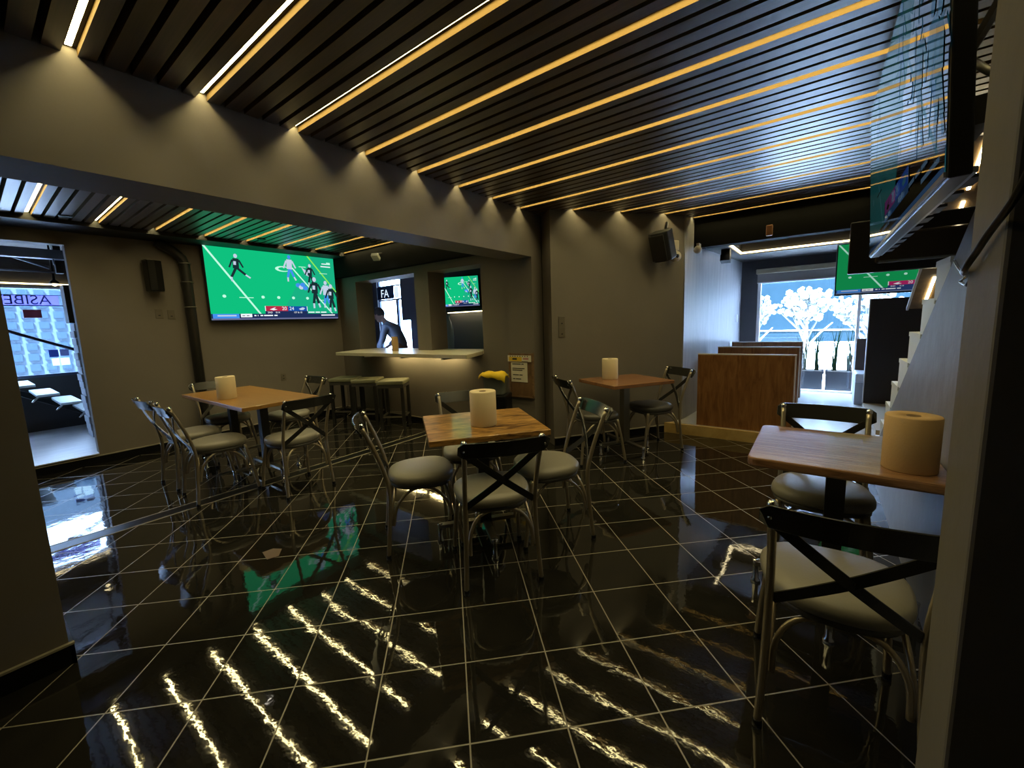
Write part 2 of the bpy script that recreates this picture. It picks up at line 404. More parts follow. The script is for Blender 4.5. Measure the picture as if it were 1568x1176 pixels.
# downlights
SPOTS = [(-5.6, .735, 'nearest the street doorway'), (-4.45, 1.50, 'just behind the beam, left of the television'), (-5.5, 2.40, 'in front of the television'), (-4.72, 3.46, 'in front of the bar hatches'), (-1.72, 4.62, 'shining on the far wall over the small table')]
for x, y, tx in SPOTS:
    t = thing('ceiling_spot', 'small round ceiling spotlight ' + tx, 'spotlight', (x, y, ZC), 0, 'ceiling spotlights')
    b = MB(); b.lathe([(.030, -.004), (.046, -.010), (.050, 0), (.050, .02), (.030, .02)], 20); b.build('ring', PLASTIC, t)
    b = MB(); b.lathe([(.001, -.003), (.030, -.003), (.030, .002), (.001, .002)], 16); b.build('lens', SPOTM, t)
    ld = bpy.data.lights.new('spot_beam', 'SPOT'); ld.energy = SPOT_POWER * (6 if 'far wall' in tx else 1); ld.spot_size = R(110); ld.spot_blend = .8; ld.shadow_soft_size = .03; ld.color = (1, .90, .74)
    lo = bpy.data.objects.new('spot_beam', ld); C.objects.link(lo); lo.parent = t; lo.location = (0, 0, -.012)
    if 'far wall' in tx: lo.rotation_euler = (R(12), R(8), 0)

# ------------------------------------------------------------------ street side beyond the doorway
XG = -9.2
DECK = wood('deck_boards', (.42, .42, .44), (.58, .57, .56), .35, (14, 1.0, 1), bump=.05)
b = MB(); b.box(XG, XT - .121, -2.1, 1.6, 0, .12); b.box(XT - .121, XT + .03, DY0 + .002, DY1 - .002, .109, .12); struct(b, 'floor', DECK)
b = MB(); b.box(XG - .1, XT - .12, 1.6, 1.75, 0, 2.62); b.box(XG - .1, XT - .12, -2.2, -2.1, 0, 2.62); struct(b, 'wall_porch', DWALL)
b = MB(); b.box(XG - .12, XT - .12, -2.2, 1.75, 2.62, 2.72); struct(b, 'ceiling', BLACK)
b = MB(); b.box(XG - .1, XG, -2.1, 1.6, 0, .82); b.box(XG - .1, XG, -2.1, 1.6, 2.17, 2.62); b.box(XG - .1, XG, 1.16, 1.6, .82, 2.17); struct(b, 'wall_street', DWALL)
t = thing('window_1', 'street window', 'window', (XG - .05, 0, 0)); del t['label'], t['category']; t['kind'] = 'structure'
b = MB(); b.box(-.03, .03, -2.1, 1.16, .82, .86); b.box(-.03, .03, -2.1, 1.16, 2.13, 2.17); b.box(-.03, .03, 1.12, 1.16, .82, 2.17); b.build('window_frame', mat('navy_frame', (.03, .05, .10), .4), t)
b = MB(); b.box(-.004, .004, -2.1, 1.12, .86, 2.13); b.build('pane', GLASS, t)
# lettering and stickers on the street window (read from outside, so reversed here)
NAVY = mat('navy_vinyl', (.02, .03, .14), .5); LILAC = translucent('lilac_vinyl', (.34, .32, .62)); NOTICE = translucent('notice_paper', (.8, .85, .8))
t = thing('window_lettering', 'lilac and navy reversed lettering across the street window', 'lettering', (XG + .012, .62, 1.955))
b = MB(); b.box(0, .003, -.62, .46, -.085, -.07); b.box(0, .003, -.62, .40, .07, .08); b.build('border', NAVY, t)
MT = Matrix(((0, 0, 1, 0), (1, 0, 0, 0), (0, 1, 0, 0), (0, 0, 0, 1)))
b = MB(); b.box(-.001, .001, -.62, .36, -.07, .07); b.build('band', LILAC, t)
textmesh('letters', 'ASIBETIC', .19, NAVY, t, Matrix.Translation((.003, -.10, 0)) @ MT, .001, True)
def sticker(nm, lab, y0, y1, z0, z1, m_, x=.012):
    b = MB(); b.box(0, .003, y0, y1, z0, z1); return tag(b.build(nm, m_, loc=(XG + x, 0, 0)), lab, 'sticker')
sticker('red_sticker', 'dark red sticker under the reversed lettering on the street window', .60, .78, 1.70, 1.82, mat('red_vinyl', (.22, .03, .05), .5))
sticker('blue_sign', 'deep blue square sign on the street window', .78, .88, 1.11, 1.22, mat('blue_vinyl', (.02, .07, .45), .5))
sticker('lilac_sign', 'pale violet square sign beside the deep blue one on the street window', .895, .99, 1.12, 1.22, mat('violet_vinyl', (.25, .28, .62), .5))
sticker('white_notice', 'white paper notice below the deep blue sign on the street window', .80, .875, .98, 1.09, NOTICE)
sticker('white_notice', 'white paper notice with a folded flap below the violet sign on the street window', .89, .985, .98, 1.09, NOTICE)
t = thing('porch_stair', 'dark stair with pale floating treads and a sloping handrail under the street window', 'stairs', (0, 0, .12))
TREAD = mat('pale_tread', (.62, .70, .72), .4); NAVYS = mat('navy_steel', (.012, .015, .04), .4, .3)
for q in range(8):
    y = -.10 + .20 * q; z = .96 - .14 * q
    b = MB(); b.box(-9.05, -8.02, y + .005, y + .215, z - .028, z); tr = b.build('tread', TREAD, t)
    b = MB(); b.tube([(-8.06, y + .02, z - .03), (-8.06, y - .04, z - .09)], .012, 6); b.build('bracket', CHROME, tr)
b = MB(); b.prism([(-.15, .85), (1.5, -.02), (1.5, 0), (1.35, 0), (-.15, .72)], -9.0, -8.96, 0, MYZ0); b.prism([(-.15, .85), (1.2, 0), (-.15, 0)], -8.55, -8.50, 0, MYZ0); b.build('stringer', DMETAL, t)
b = MB(); b.tube([(-8.0, -.1, 1.60), (-8.0, .34, 1.39), (-8.0, .81, 1.16), (-8.0, 1.1, 1.02)], .02, 8); b.tube([(-8.0, 1.1, 1.02), (-8.0, 1.1, .0)], .014, 8); b.tube([(-8.0, -.1, 1.60), (-8.0, -.1, 0)], .014, 8); b.build('handrail', NAVYS, t)
t = thing('stone_pier', 'pale stacked-stone pier at the right side of the street doorway', 'pier', (-7.4, .95, .12))
b = MB()
for q in range(16): b.box(-.16 + .008 * (q % 2), .16, -.085 - .006 * (q % 3), .16, q * .09, q * .09 + .082)
b.box(-.14, .15, -.07, .15, 0, 1.44); b.build('stone_courses', mat('pale_stone', (.30, .33, .38), .8, var=.3, vscale=20), t)
b = MB(); b.box(-.12, .14, -.12, .14, 1.445, 1.90); b.build('black_box', BLACK, t)
t = thing('roof_truss', 'grey steel roof truss with a diagonal brace above the doorway', 'frame', (0, 0, 0))
GST = mat('grey_steel', (.22, .24, .30), .4, .3)
b = MB(); b.box(-6.9, -6.8, -1.5, 1.2, 2.26, 2.36); b.build('beam', GST, t)
b = MB(); b.tube([(-7.2, .42, 2.33), (-7.2, .74, 2.20)], .014, 8); b.tube([(-7.2, -.6, 2.17), (-7.2, .78, 2.155)], .010, 8); b.tube([(-6.85, .74, 2.30), (-6.85, .745, 2.2)], .008, 8); b.build('brace', GST, t)
b = MB(); b.box(-7.02, -6.92, .76, .82, 2.12, 2.6); b.build('post', BLACK, t)
b = MB(); b.box(XG + .02, XG + .05, -1.5, 1.16, 2.185, 2.20); tag(b.build('led_strip', LEDS), 'warm LED strip along the top of the street window', 'led strip')
t = thing('pendant_lamp', 'small warm hanging lamp over the doorway porch', 'lamp', (-7.6, .80, 2.06))
b = MB(); b.lathe([(.05, 0), (.035, .03), (.012, .05), (.008, .56)], 16); b.build('shade', BLACK, t)
b = MB(); b.ball((0, 0, -.002), .028); b.build('bulb', LEDS, t)
# across the street
FAC = mat('pale_facade', (.030, .042, .054), .9, spec=0.); FACW = mat('facade_window', (.013, .022, .032), .9, spec=0.)
t = thing('street_building', 'pale blue building with a grid of windows across the street', 'building', (-16, 1.0, 0))
b = MB(); b.box(-.5, 0, -9, 7, -.3, 3.6); b.build('facade', FAC, t)
for i in range(10):
    for k in range(10):
        b = MB(); b.box(0, .03, i * .28 - 1.40, i * .28 - 1.22, .05 + k * .27, .05 + k * .27 + .18); b.build('window', FACW, t)
b = MB(); b.box(-30, XG - .1, -20, 20, -.3, -.02); struct(b, 'ground_street', mat('pavement', (.26, .26, .26), .8))

# ------------------------------------------------------------------ room behind the bar hatches
b = MB(); b.poly([(-11, 4.1, 0), (-2.4, 4.1, 0), (-2.4, 5.6, 0), (-11, 5.6, 0)]); struct(b, 'floor', mat('kitchen_floor', (.05, .05, .05), .4))
b = MB(); b.box(-11, -2.4, 4.1, 5.7, ZC, ZC + .1); struct(b, 'ceiling', DWALL)
b = MB(); b.box(-5.55, -2.4, 5.2, 5.3, 0, ZC); b.box(-5.65, -5.55, 5.2, 5.7, 0, ZC); b.box(-2.5, -2.4, 4.2, 5.2, 0, ZC); struct(b, 'wall_kitchen', mat('kitchen_wall', (.10, .10, .115), .5))
KW = mat('kitchen_wall'); YK = 5.6
b = MB(); b.box(-11, -7.64, YK, YK + .1, 0, ZC); b.box(-6.60, -5.65, YK, YK + .1, 0, ZC); b.box(-7.64, -6.60, YK, YK + .1, 0, .9); b.box(-7.64, -6.60, YK, YK + .1, 2.38, ZC); b.box(-6.86, -6.60, YK, YK + .1, 1.5, 2.38)
b.box(-11.1, -11, 3.5, 7.3, 0, ZC); b.box(-11, -6.42, 3.95, 4.1, 0, ZC); struct(b, 'wall_kitchen_street', KW)
t = thing('window_2', '', 'window', (0, YK + .05, 0)); del t['label'], t['category']; t['kind'] = 'structure'
b = MB(); b.box(-7.64, -6.86, -.02, .02, 1.93, 1.96); b.box(-7.64, -6.86, -.02, .02, 2.22, 2.245); b.box(-7.06, -7.00, -.02, .02, .9, 1.94); b.box(-7.64, -7.61, -.02, .02, .9, 2.38); b.build('window_frame', mat('navy_frame'), t)
b = MB(); b.box(-7.64, -6.60, -.003, .003, .9, 2.38); b.build('pane', GLASS, t)
SLATE = translucent('slate_vinyl', (.022, .030, .048)); SWHITE = glow('daylight_glow_white', (.75, .88, 1.0), 1.0)  # white letters and patch emit on their own, standing in for daylight behind them
t = thing('window_sign', 'slate blue sign with white letters FA in the kitchen window', 'sign', (-7.25, YK - .02, 2.09))
b = MB(); b.box(-.36, .20, 0, .004, -.13, .13); b.build('panel', SLATE, t)
MX = Matrix(((1, 0, 0, 0), (0, 0, -1, 0), (0, 1, 0, 0), (0, 0, 0, 1)))
textmesh('letters', 'FA', .24, SWHITE, t, Matrix.Translation((-.10, -.003, -.02)) @ MX)
b = MB(); b.box(.22, .36, -.004, -.001, -.12, .11); b.build('white_patch', SWHITE, t)
t = thing('kitchen_counter', 'dark work counter behind the barman', 'counter', (-5.93, 4.8, 0))
b = MB(); b.box(-.05, .24, .5, .75, 0, 1.02); b.build('cabinet', BLACK, t)
b = MB(); b.box(-.06, .25, .49, .78, 1.02, 1.06); b.build('worktop', mat('steel_top', (.5, .5, .5), .3, .8), t)
t = thing('blue_bottle', 'tall pale blue water bottle behind the right bar hatch', 'bottle', (-4.515, 4.56, .9))
b = MB(); b.box(-.09, .09, -.09, .06, -.9, 0); b.build('stand', BLACK, t)
b = MB(); b.lathe([(.001, 0), (.075, 0), (.08, .03), (.08, .42), (.05, .52), (.03, .56), (.03, .62), (.001, .62)], 20); b.build('body', mat('blue_plastic', (.25, .38, .55), .1, spec=.8, coat=.5), t)
t = thing('back_shelf_unit', 'dark back counter with a lit pale splashback behind the right hatch', 'cabinet', (-3.9, 5.0, 0))
b = MB(); b.box(-1.2, 1.3, -.35, .18, 0, .9); b.build('cabinet', BLACK, t)
b = MB(); b.box(-1.15, 1.3, .16, .19, .9, 1.56); b.build('splashback', mat('splash_grey', (.20, .20, .21), .4), t)
b = MB(); b.box(-1.15, 1.3, .02, .19, 1.575, 1.60); b.build('shelf', DMETAL, t)
b = MB(); b.box(-1.10, 1.25, .06, .075, 1.563, 1.575); b.build('led_light', LEDS, t)

# ------------------------------------------------------------------ raised booth room by the front window
ZP = .12
PLW = wood('platform_wood', (.42, .27, .085), (.58, .40, .15), .35, (2, 2, 2), bump=.03)
b = MB(); b.prism([(-1.395, 4.945), (1.32, 4.945), (1.32, 7.9), (-1.2, 7.9), (-1.24, 5.14)], .002, ZP, 0); struct(b, 'floor', [PLW])
b = MB(); b.box(-1.30, 1.32, 4.98, 7.9, ZP, ZP + .006); struct(b, 'floor', mat('aisle_tile', (.50, .49, .47), .18, var=.1))
BLUEW = wood('satin_plaster', (.25, .245, .25), (.36, .355, .36), .44, (5, 5, .5), coat=.4, bump=.5, spec=.7)
BA, BB = Vector((-1.250, 5.16, 0)), Vector((-1.03, 7.9, 0))
bu = (BB - BA).normalized(); MBL = Matrix(((bu.x, -bu.y, 0, BA.x), (bu.y, bu.x, 0, BA.y), (0, 0, 1, 0), (0, 0, 0, 1)))
b = MB(); b.box(0, (BB - BA).length, 0, .2, 0, ZC + .1, M=MBL); struct(b, 'wall_booth', BLUEW)
b = MB(); b.box(-1.32, 1.32, 5.46, 5.62, 2.165, ZC + .1); struct(b, 'trim_3', mat('lintel_black', (.004, .004, .004), .9, spec=.1))
b = MB(); b.box(-1.32, 1.32, 5.62, 8.0, 2.42, 2.5); struct(b, 'ceiling', brickmat('ceiling_brick', (.03, .03, .035), (.05, .05, .06), (.12, .13, .15), 5.))
b = MB(); b.box(-1.3, -.93, 5.62, 6.92, 2.2, 2.42); b.box(-1.3, 1.32, 6.92, 7.9, 2.2, 2.42); struct(b, 'trim_4', DWALL)
b = MB(); b.box(-.925, -.905, 5.66, 6.91, 2.215, 2.235); b.box(-.905, 1.0, 6.89, 6.91, 2.215, 2.235); tag(b.build('led_strip', LEDS), 'L-shaped warm LED strip on the ceiling over the booths', 'led strip')
YW = 7.9
BRK = brickmat('dark_brick', (.020, .018, .02), (.045, .04, .045), (.06, .06, .065), 5.)
b = MB(); b.box(-1.3, -.80, YW, YW + .15, 0, 2.42); b.box(-.80, 1.32, YW, YW + .15, 1.9, 2.42); struct(b, 'wall_front', BRK)
t = thing('window_3', '', 'window', (0, YW + .06, 0)); del t['label'], t['category']; t['kind'] = 'structure'
b = MB()
for x0, x1 in ((-.80, -.755), (.45, .485), (1.24, 1.32)): b.box(x0, x1, -.04, .04, ZP, 1.9)
b.box(-.80, 1.32, -.04, .04, 1.86, 1.9); b.box(-.80, 1.32, -.04, .04, .1, ZP + .03); b.build('window_frame', WHITE, t)
b = MB(); b.box(-.755, 1.24, -.003, .003, ZP, 1.86); b.build('pane', GLASS, t)
t = thing('roller_blind', 'cream roller blind cassette over the front window', 'blind', (0, YW - .06, 0))
b = MB(); b.box(-.82, .95, -.04, .04, 1.98, 2.06); b.build('cassette', mat('cream_blind', (.50, .44, .30), .6), t, bevel=.012)
b = MB(); b.box(-.80, .93, -.006, .006, 1.85, 1.98); b.build('fabric', mat('grey_blind', (.32, .31, .30), .7), t)
b = MB(); b.box(-.80, .93, -.014, .014, 1.835, 1.852); b.build('bottom_bar', WHITE, t)
b = MB(); b.box(-.02, .02, 0, .008, -.06, .06); tag(b.build('wall_switch', WHITE, loc=(-1.035, 7.55, 1.30), rz=R(-94)), 'white switch plate at the window end of the blue-lit wall', 'switch')
# booths
def booth(y, lab, first=None):
    if first: return dup(first, (0, y, ZP), 0, lab, 'wooden booth benches')
    t = thing('booth_bench', lab, 'bench', (0, y, ZP), 0, 'wooden booth benches')
    b = MB(); b.box(-1.05, -.16, 0, .035, 0, .81); b.build('back_panel', BOOTHW, t, bevel=.003)
    b = MB(); b.box(-1.052, -.158, 0, .037, .81, .822); b.box(-.16, -.148, 0, .037, 0, .822); b.build('edge_trim', mat('pale_edge', (.62, .58, .52), .5), t)
    b = MB(); b.box(-1.03, -.17, .036, .5, 0, .34); b.build('plinth', mat('pale_plinth', (.42, .44, .48), .5), t)
    b = MB(); b.box(-1.03, -.165, .04, .51, .34, .43); b.build('seat_cushion', mat('pale_vinyl', (.50, .51, .54), .4), t, bevel=.02)
    b = MB(); b.box(-1.03, -.17, .04, .10, .45, .78); b.build('back_cushion', mat('brown_vinyl', (.14, .09, .075), .4), t, bevel=.015)
    return t
b1 = booth(4.985, 'wooden booth bench back nearest the dining tables, golden brown front')
booth(6.15, 'middle wooden booth bench of the row toward the window', b1)
booth(7.28, 'wooden booth bench nearest the front window', b1)
t = thing('booth_bench', 'wooden booth bench on the right of the aisle, behind the tall dark panel', 'bench', (0, 7.45, ZP), 0, 'wooden booth benches')
b = MB(); b.box(.44, 1.2, 0, .035, 0, .85); b.build('back_panel', mat('dark_booth_wood', (.10, .065, .055), .4), t)
b = MB(); b.box(.425, .85, -.45, -.01, .30, .42); b.build('seat_cushion', mat('pale_vinyl'), t, bevel=.02)
b = MB(); b.box(.43, .84, -.42, -.02, 0, .30); b.build('plinth', mat('pale_plinth'), t)
t = thing('dark_panel', 'tall dark brown partition panel in front of the window on the right', 'panel', (0, 6.92, ZP), 0)
b = MB(); b.box(.515, 1.3, 0, .05, .055, 1.37); b.build('panel_board', mat('panel_brown', (.055, .046, .038), .6, spec=.2), t)
b = MB(); b.box(.505, .515, -.004, .054, .055, 1.37); b.build('pale_edge', mat('pale_edge'), t)
b = MB(); b.box(.51, 1.28, -1.55, .05, 0, .055); b.build('plinth_step', mat('beige_tile', (.46, .38, .26), .4), t)
# planters and street trees outside the front window
PL = mat('grey_planter', (.022, .023, .026), .9, spec=0.); GRASS = mat('grass_blade', (.012, .030, .013), .8, spec=0.); SOIL = mat('soil', (.05, .035, .02), .9)
def planter(x0, x1, lab, seed):
    rnd = random.Random(seed)
    t = thing('planter', lab, 'planter', ((x0 + x1) / 2, 8.47, 0), 0, 'planters outside the front window'); hw = (x1 - x0) / 2
    b = MB(); b.box(-hw, hw, -.17, .17, 0, .36); b.box(-hw - .012, hw + .012, -.182, .182, .36, .40); b.build('trough', PL, t)
    b = MB(); b.box(-hw + .02, hw - .02, -.15, .15, .385, .405); b.build('soil', SOIL, t)
    b = MB()
    for q in range(3 if hw > .25 else 2):
        cx = -hw + (q + .5) * 2 * hw / (3 if hw > .25 else 2)
        for k in range(16):
            a = rnd.uniform(0, 6.28); l_ = rnd.uniform(.30, .75); o_ = rnd.uniform(.04, .13); bx = cx + rnd.uniform(-.03, .03); by = rnd.uniform(-.05, .05)
            p = [(bx, by, .40), (bx + o_ * .3 * math.cos(a), by + o_ * .3 * math.sin(a), .40 + l_ * .6), (bx + o_ * math.cos(a), by + o_ * math.sin(a), .40 + l_)]
            b.tube(p, [.008, .006, .002], 4)
    o = b.build('grass_leaves', GRASS, t); o['kind'] = 'stuff'
planter(-.225, .107, 'grey planter of tall grass outside the front window, left one', 1)
planter(.145, .535, 'grey planter of tall grass outside the front window, right and longer one', 2)
b = MB(); b.box(-25, 25, YW + .15, 40, -.3, -.01); struct(b, 'ground_front', mat('pale_paving', (.55, .54, .52), .8))
t = thing('street_facade', 'blue glazed building beyond the trees outside the front window', 'building', (0, 18, 0))
b = MB(); b.box(-14, 14, 0, .5, -.2, 3.4); b.build('facade', mat('blue_facade', (.0062, .0125, .0165), .9, spec=0., var=.25, vscale=1.5), t)
b = MB()
for k in range(2): b.box(-14, 14, -.03, .0, .2 + k * .5, .24 + k * .5)
b.build('ledge', WHITE, t)
BARK = mat('pale_bark', (.16, .155, .145), .8); LEAF = mat('pale_blossom', (.22, .23, .21), .7)
def tree(x, y, h_, r_, lab, seed):
    rnd = random.Random(seed); t = thing('street_tree', lab, 'tree', (x, y, 0), 0, 'pale street trees outside the front window')
    b = MB(); b.tube([(0, 0, 0), (.03, 0, h_ * .5), (0, .02, h_)], [.06, .05, .03], 8)
    for k in range(6):
        a = k * 1.05; b.tube([(0, 0, h_ * (.35 + .08 * k)), (r_ * .5 * math.cos(a), r_ * .3 * math.sin(a), h_ * (.6 + .06 * k)), (r_ * .9 * math.cos(a), r_ * .5 * math.sin(a), h_ * (.75 + .06 * k))], [.03, .02, .01], 6)
    b.build('trunk', BARK, t)
    b = MB()
    for k in range(170):
        p = Vector((rnd.gauss(0, 1), rnd.gauss(0, 1), rnd.gauss(0, 1))).normalized() * r_ * rnd.uniform(.5, 1.0)
        b.ball((p.x, p.y * .6, h_ * 1.0 + p.z * .75), r_ * rnd.uniform(.06, .15), sub=1)
    b.build('crown', LEAF, t)
tree(-1.15, 10.2, 1.42, .46, 'pale street tree with a round white crown, left of the three outside the front window', 3)
tree(-.22, 11.0, 1.50, .52, 'pale street tree with the fullest white crown, middle of the three outside the front window', 4)
tree(.72, 10.1, 1.40, .5, 'pale street tree with a white crown behind the right planter outside the front window', 5)
b = MB(); b.box(-6, 6, 12.6, 12.8, 0, .62); tag(b.build('garden_wall', mat('garden_wall_paint', (.5, .5, .5), .8)), 'low white garden wall outside the front window', 'wall')

# ------------------------------------------------------------------ stairs on the right
t = thing('staircase', 'white staircase climbing along the right wall beside the table', 'stairs', (0, 0, 0))
def zl(y): return .655 + (3.778 - y) * .664
pr = [(4.76, 0), (4.76, .0), (1.585, 0), (1.585, zl(1.585))]
b = MB(); MYZ = Matrix(((0, 0, 1, 0), (1, 0, 0, 0), (0, 1, 0, 0), (0, 0, 0, 1)))   # (y,z,x) prism: local x->Y, y->Z, z->X
b.prism([(4.70, 0), (1.192, 0), (1.192, zl(1.192)), (4.70, zl(4.70) if zl(4.70) > 0 else .01)], .42, .445, 0, MYZ); b.build('side_wall', STAIRP, t)
ns = [(4.60, .172), (4.395, .347), (4.18, .522), (3.99, .696), (3.79, .871), (3.55, 1.048), (3.28, 1.225), (2.99, 1.40), (2.74, 1.565)]
for i, (y, z) in enumerate(ns):
    b = MB(); y2 = ns[i + 1][0] if i + 1 < len(ns) else y - .22
    b.box(.4215, 1.30, y2 - .03, y - .0, z - .175, z - .025, 0); b.box(.4205, 1.31, y2 - .02, y + .018, z - .025, z, 0); b.build('step', STEPW, t)
t = thing('stair_soffit', 'sloping wood-lined soffit with LED light above the staircase', 'panel', (0, 0, 0))
b = MB(); b.prism([(6.05, 1.35), (4.2, 2.615), (4.2, 2.66), (6.08, 1.38)], .75, 1.31, 0, MYZ); b.build('soffit_board', wood('soffit_wood', (.12, .075, .035), (.2, .13, .06), .4, (3, 3, 3)), t)
b = MB(); b.prism([(6.07, 1.335), (4.2, 2.61), (4.2, 2.62), (6.08, 1.365)], .735, .752, 0, MYZ); b.build('edge_trim', mat('pale_edge'), t)
b = MB()
for y0, y1 in ((5.95, 5.62), (5.45, 5.35), (5.25, 4.85), (4.75, 4.4)):
    b.prism([(y0, 1.338 + (6.05 - y0) * .684), (y1, 1.338 + (6.05 - y1) * .684), (y1, 1.345 + (6.05 - y1) * .684), (y0, 1.345 + (6.05 - y0) * .684)], .845, .865, 0, MYZ)
b.build('led_light', glow('led_stair', (1, .84, .5), 26), t)

# ------------------------------------------------------------------ television pictures
TVM = [glow('tv_%d' % i, c, s) for i, (c, s) in enumerate([((.005, .56, .22), .95), ((.55, 1.0, .80), 1.0), ((.30, .95, .10), .9), ((.02, .06, .07), .5), ((.06, .28, .85), 1.0),
      ((.62, .72, .90), .9), ((.60, .03, .08), .8), ((.01, .09, .42), .9), ((.02, .04, .14), .7), ((.20, .22, .42), .7), ((.01, .47, .24), .95), ((.9, .95, 1.0), 1.0)])]
def tv_picture(parent, w_, h_, k=1.0, mats=None):
    """screen picture in the local XZ plane facing -Y, centred"""
    b = MB(); lay = [0]
    def P(pts, mi, bump_=True):
        lay[0] += 1; y = -.00002 * lay[0]
        b.poly([((u - .5) * w_, y, (v - .5) * h_) for u, v in pts], mi)
    def rect(u0, u1, v0, v1, mi): P([(u0, v0), (u1, v0), (u1, v1), (u0, v1)], mi)
    def line(u0, v0, u1, v1, t_, mi=1):
        P([(u0 - t_, v0), (u0 + t_, v0), (u1 + t_, v1), (u1 - t_, v1)], mi)
    def ell(u, v, a, c, mi, n=16): P([(u + a * math.cos(6.283 * k_ / n), v + c * math.sin(6.283 * k_ / n)) for k_ in range(n)], mi)
    rect(0, 1, 0, 1, 0); P([(.50, .07), (1, .07), (1, 1), (.80, 1)], 10)
    line(.34, .08, .005, 1, .008); line(.95, .08, .62, .80, .007); line(1.0, .45, .76, 1, .007, 2)
    for u in (.10, .37, .49, .61, .73, .93): ell(u, .33, .013, .022, 1, 8)
    rect(.20, .30, .312, .322, 1); rect(.78, .88, .30, .308, 1); rect(.68, .74, .815, .825, 1); rect(.86, .93, .735, .743, 1)
    ell(.545, .765, .060, .042, 1); ell(.555, .765, .045, .028, 0); P([(.70, .82), (.77, .72), (.78, .66), (.73, .70)], 5)
    def limb(u0, v0, u1, v1, t_, mi):
        d = Vector((u1 - u0, (v1 - v0) * .56)); d.normalize(); nx, ny = -d.y * t_, d.x * t_ / .56
        P([(u0 + nx, v0 + ny), (u0 - nx, v0 - ny), (u1 - nx, v1 - ny), (u1 + nx, v1 + ny)], mi)
    def player(u, v, s, jer, pan, run=0., hel=5):
        limb(u, v, u - .012 * s - .03 * run, v - .13 * s, .009 * s, pan); limb(u + .006, v, u + .022 * s + .05 * run, v - .13 * s + .05 * run, .009 * s, pan)
        limb(u - .012 * s - .03 * run, v - .13 * s, u - .012 * s - .03 * run, v - .19 * s, .006 * s, 5); limb(u + .022 * s + .05 * run, v - .13 * s + .05 * run, u + .03 * s + .08 * run, v - .18 * s + .06 * run, .006 * s, 5)
        limb(u, v - .01, u + .004, v + .13 * s, .021 * s, jer)
        limb(u - .02 * s, v + .11 * s, u - .045 * s, v - .0 * s, .006 * s, jer); limb(u + .025 * s, v + .11 * s, u + .05 * s, v + .01 * s, .006 * s, jer)
        limb(u - .006, v + .04 * s, u - .004, v + .09 * s, .009 * s, 5); ell(u + .004, v + .165 * s, .013 * s, .03 * s, hel, 10)
    player(.20, .73, 1.0, 3, 3, .8); player(.60, .78, 1.05, 5, 4, .2, 4); player(.77, .70, .9, 3, 3, .1); player(.80, .42, 1.3, 3, 3, 0.); player(.90, .40, 1.15, 5, 4, .1); player(.948, .34, 1.2, 3, 3, 0.)
    for u, v in ((.66, .53), (.685, .50), (.70, .54), (.72, .49)): ell(u, v, .022, .035, 4 if u != .685 else 5, 9)
    rect(.885, .965, .89, .905, 11); rect(.875, .965, .845, .862, 11); rect(.93, .965, .89, .925, 1)
    rect(.375, .72, .085, .125, 8); rect(.38, .555, .125, .20, 6); rect(.555, .715, .125, .20, 7); rect(.375, .381, .125, .20, 11); rect(.715, .72, .125, .2, 11)
    P([(.41, .15), (.46, .185), (.445, .16), (.47, .15), (.44, .135)], 11); P([(.645, .16), (.68, .185), (.70, .17), (.685, .145), (.66, .14)], 5)
    rect(0, 1, .022, .085, 8); rect(.01, .185, .022, .085, 4); rect(.195, .275, .035, .085, 11); rect(0, 1, 0, .022, 9)
    for u in (.215, .245): rect(u - .010, u + .010, .053, .062, 3)
    for u0, u1 in ((.04, .165), (.29, .305), (.315, .32), (.335, .355), (.362, .43), (.44, .465), (.84, .97), (.725, .78), (.79, .83), (.84, .89)):
        v0 = .050 if not .72 < u0 < .835 and u0 != .84 or u1 == .97 else .098
        rect(u0, u1, v0, v0 + .018, 11 if u0 > .2 else 5)
    scr = b.build('screen', mats or TVM, parent)
    for body, u, v, s in (('20', .525, .162, .075), ('24', .585, .162, .075), ('2ND', .41, .103, .036), ('0:14', .47, .103, .036), ('1ST & 10', .635, .103, .036)):
        textmesh('screen_text', body, s * h_, (mats or TVM)[11], scr, Matrix.Translation(((u - .5) * w_, -.0036, (v - .5) * h_)) @ MX, .0003)
    return scr

def television(loc, w_, h_, rz, label, tilt=0., depth=.045, mats=None, mount=True, grille=False):
    t = thing('television', label, 'television', loc, rz)
    t.rotation_euler = (tilt, 0, rz)
    b = MB(); b.box(-w_ / 2 - .012, w_ / 2 + .012, .001, depth, -h_ / 2 - .018, h_ / 2 + .012); b.build('casing', PLASTIC, t, bevel=.004)
    scr = tv_picture(t, w_, h_, mats=mats); scr.location = (0, -.0006, 0)
    if mount:
        b = MB(); b.box(-.25, .25, depth, depth + .045, -.2, .2); b.build('wall_mount', DMETAL, t)
    return t

# big television on the left wall: spans Y 1.95..3.70, z 1.53..2.47
television((-6.10, 2.825, 2.0), 1.74, .925, R(90), 'large bright television of a football game on the wall beyond the beam', tilt=0, depth=.05)
# small television behind the right hatch
television((-4.64, 4.98, 1.895), .66, .47, R(24), 'small television of a football game behind the right bar hatch', tilt=R(6), depth=.05)
# right hanging television, seen at a grazing angle
DIMM = [glow('tvd_%d' % i, c, 1.0) for i, c in enumerate([(.010, .070, .072), (.025, .095, .11), (.015, .09, .07), (.010, .055, .075), (.010, .055, .11),
      (.022, .08, .12), (.09, .02, .09), (.010, .035, .17), (.010, .035, .09), (.02, .05, .11), (.012, .065, .085), (.05, .09, .14)])]
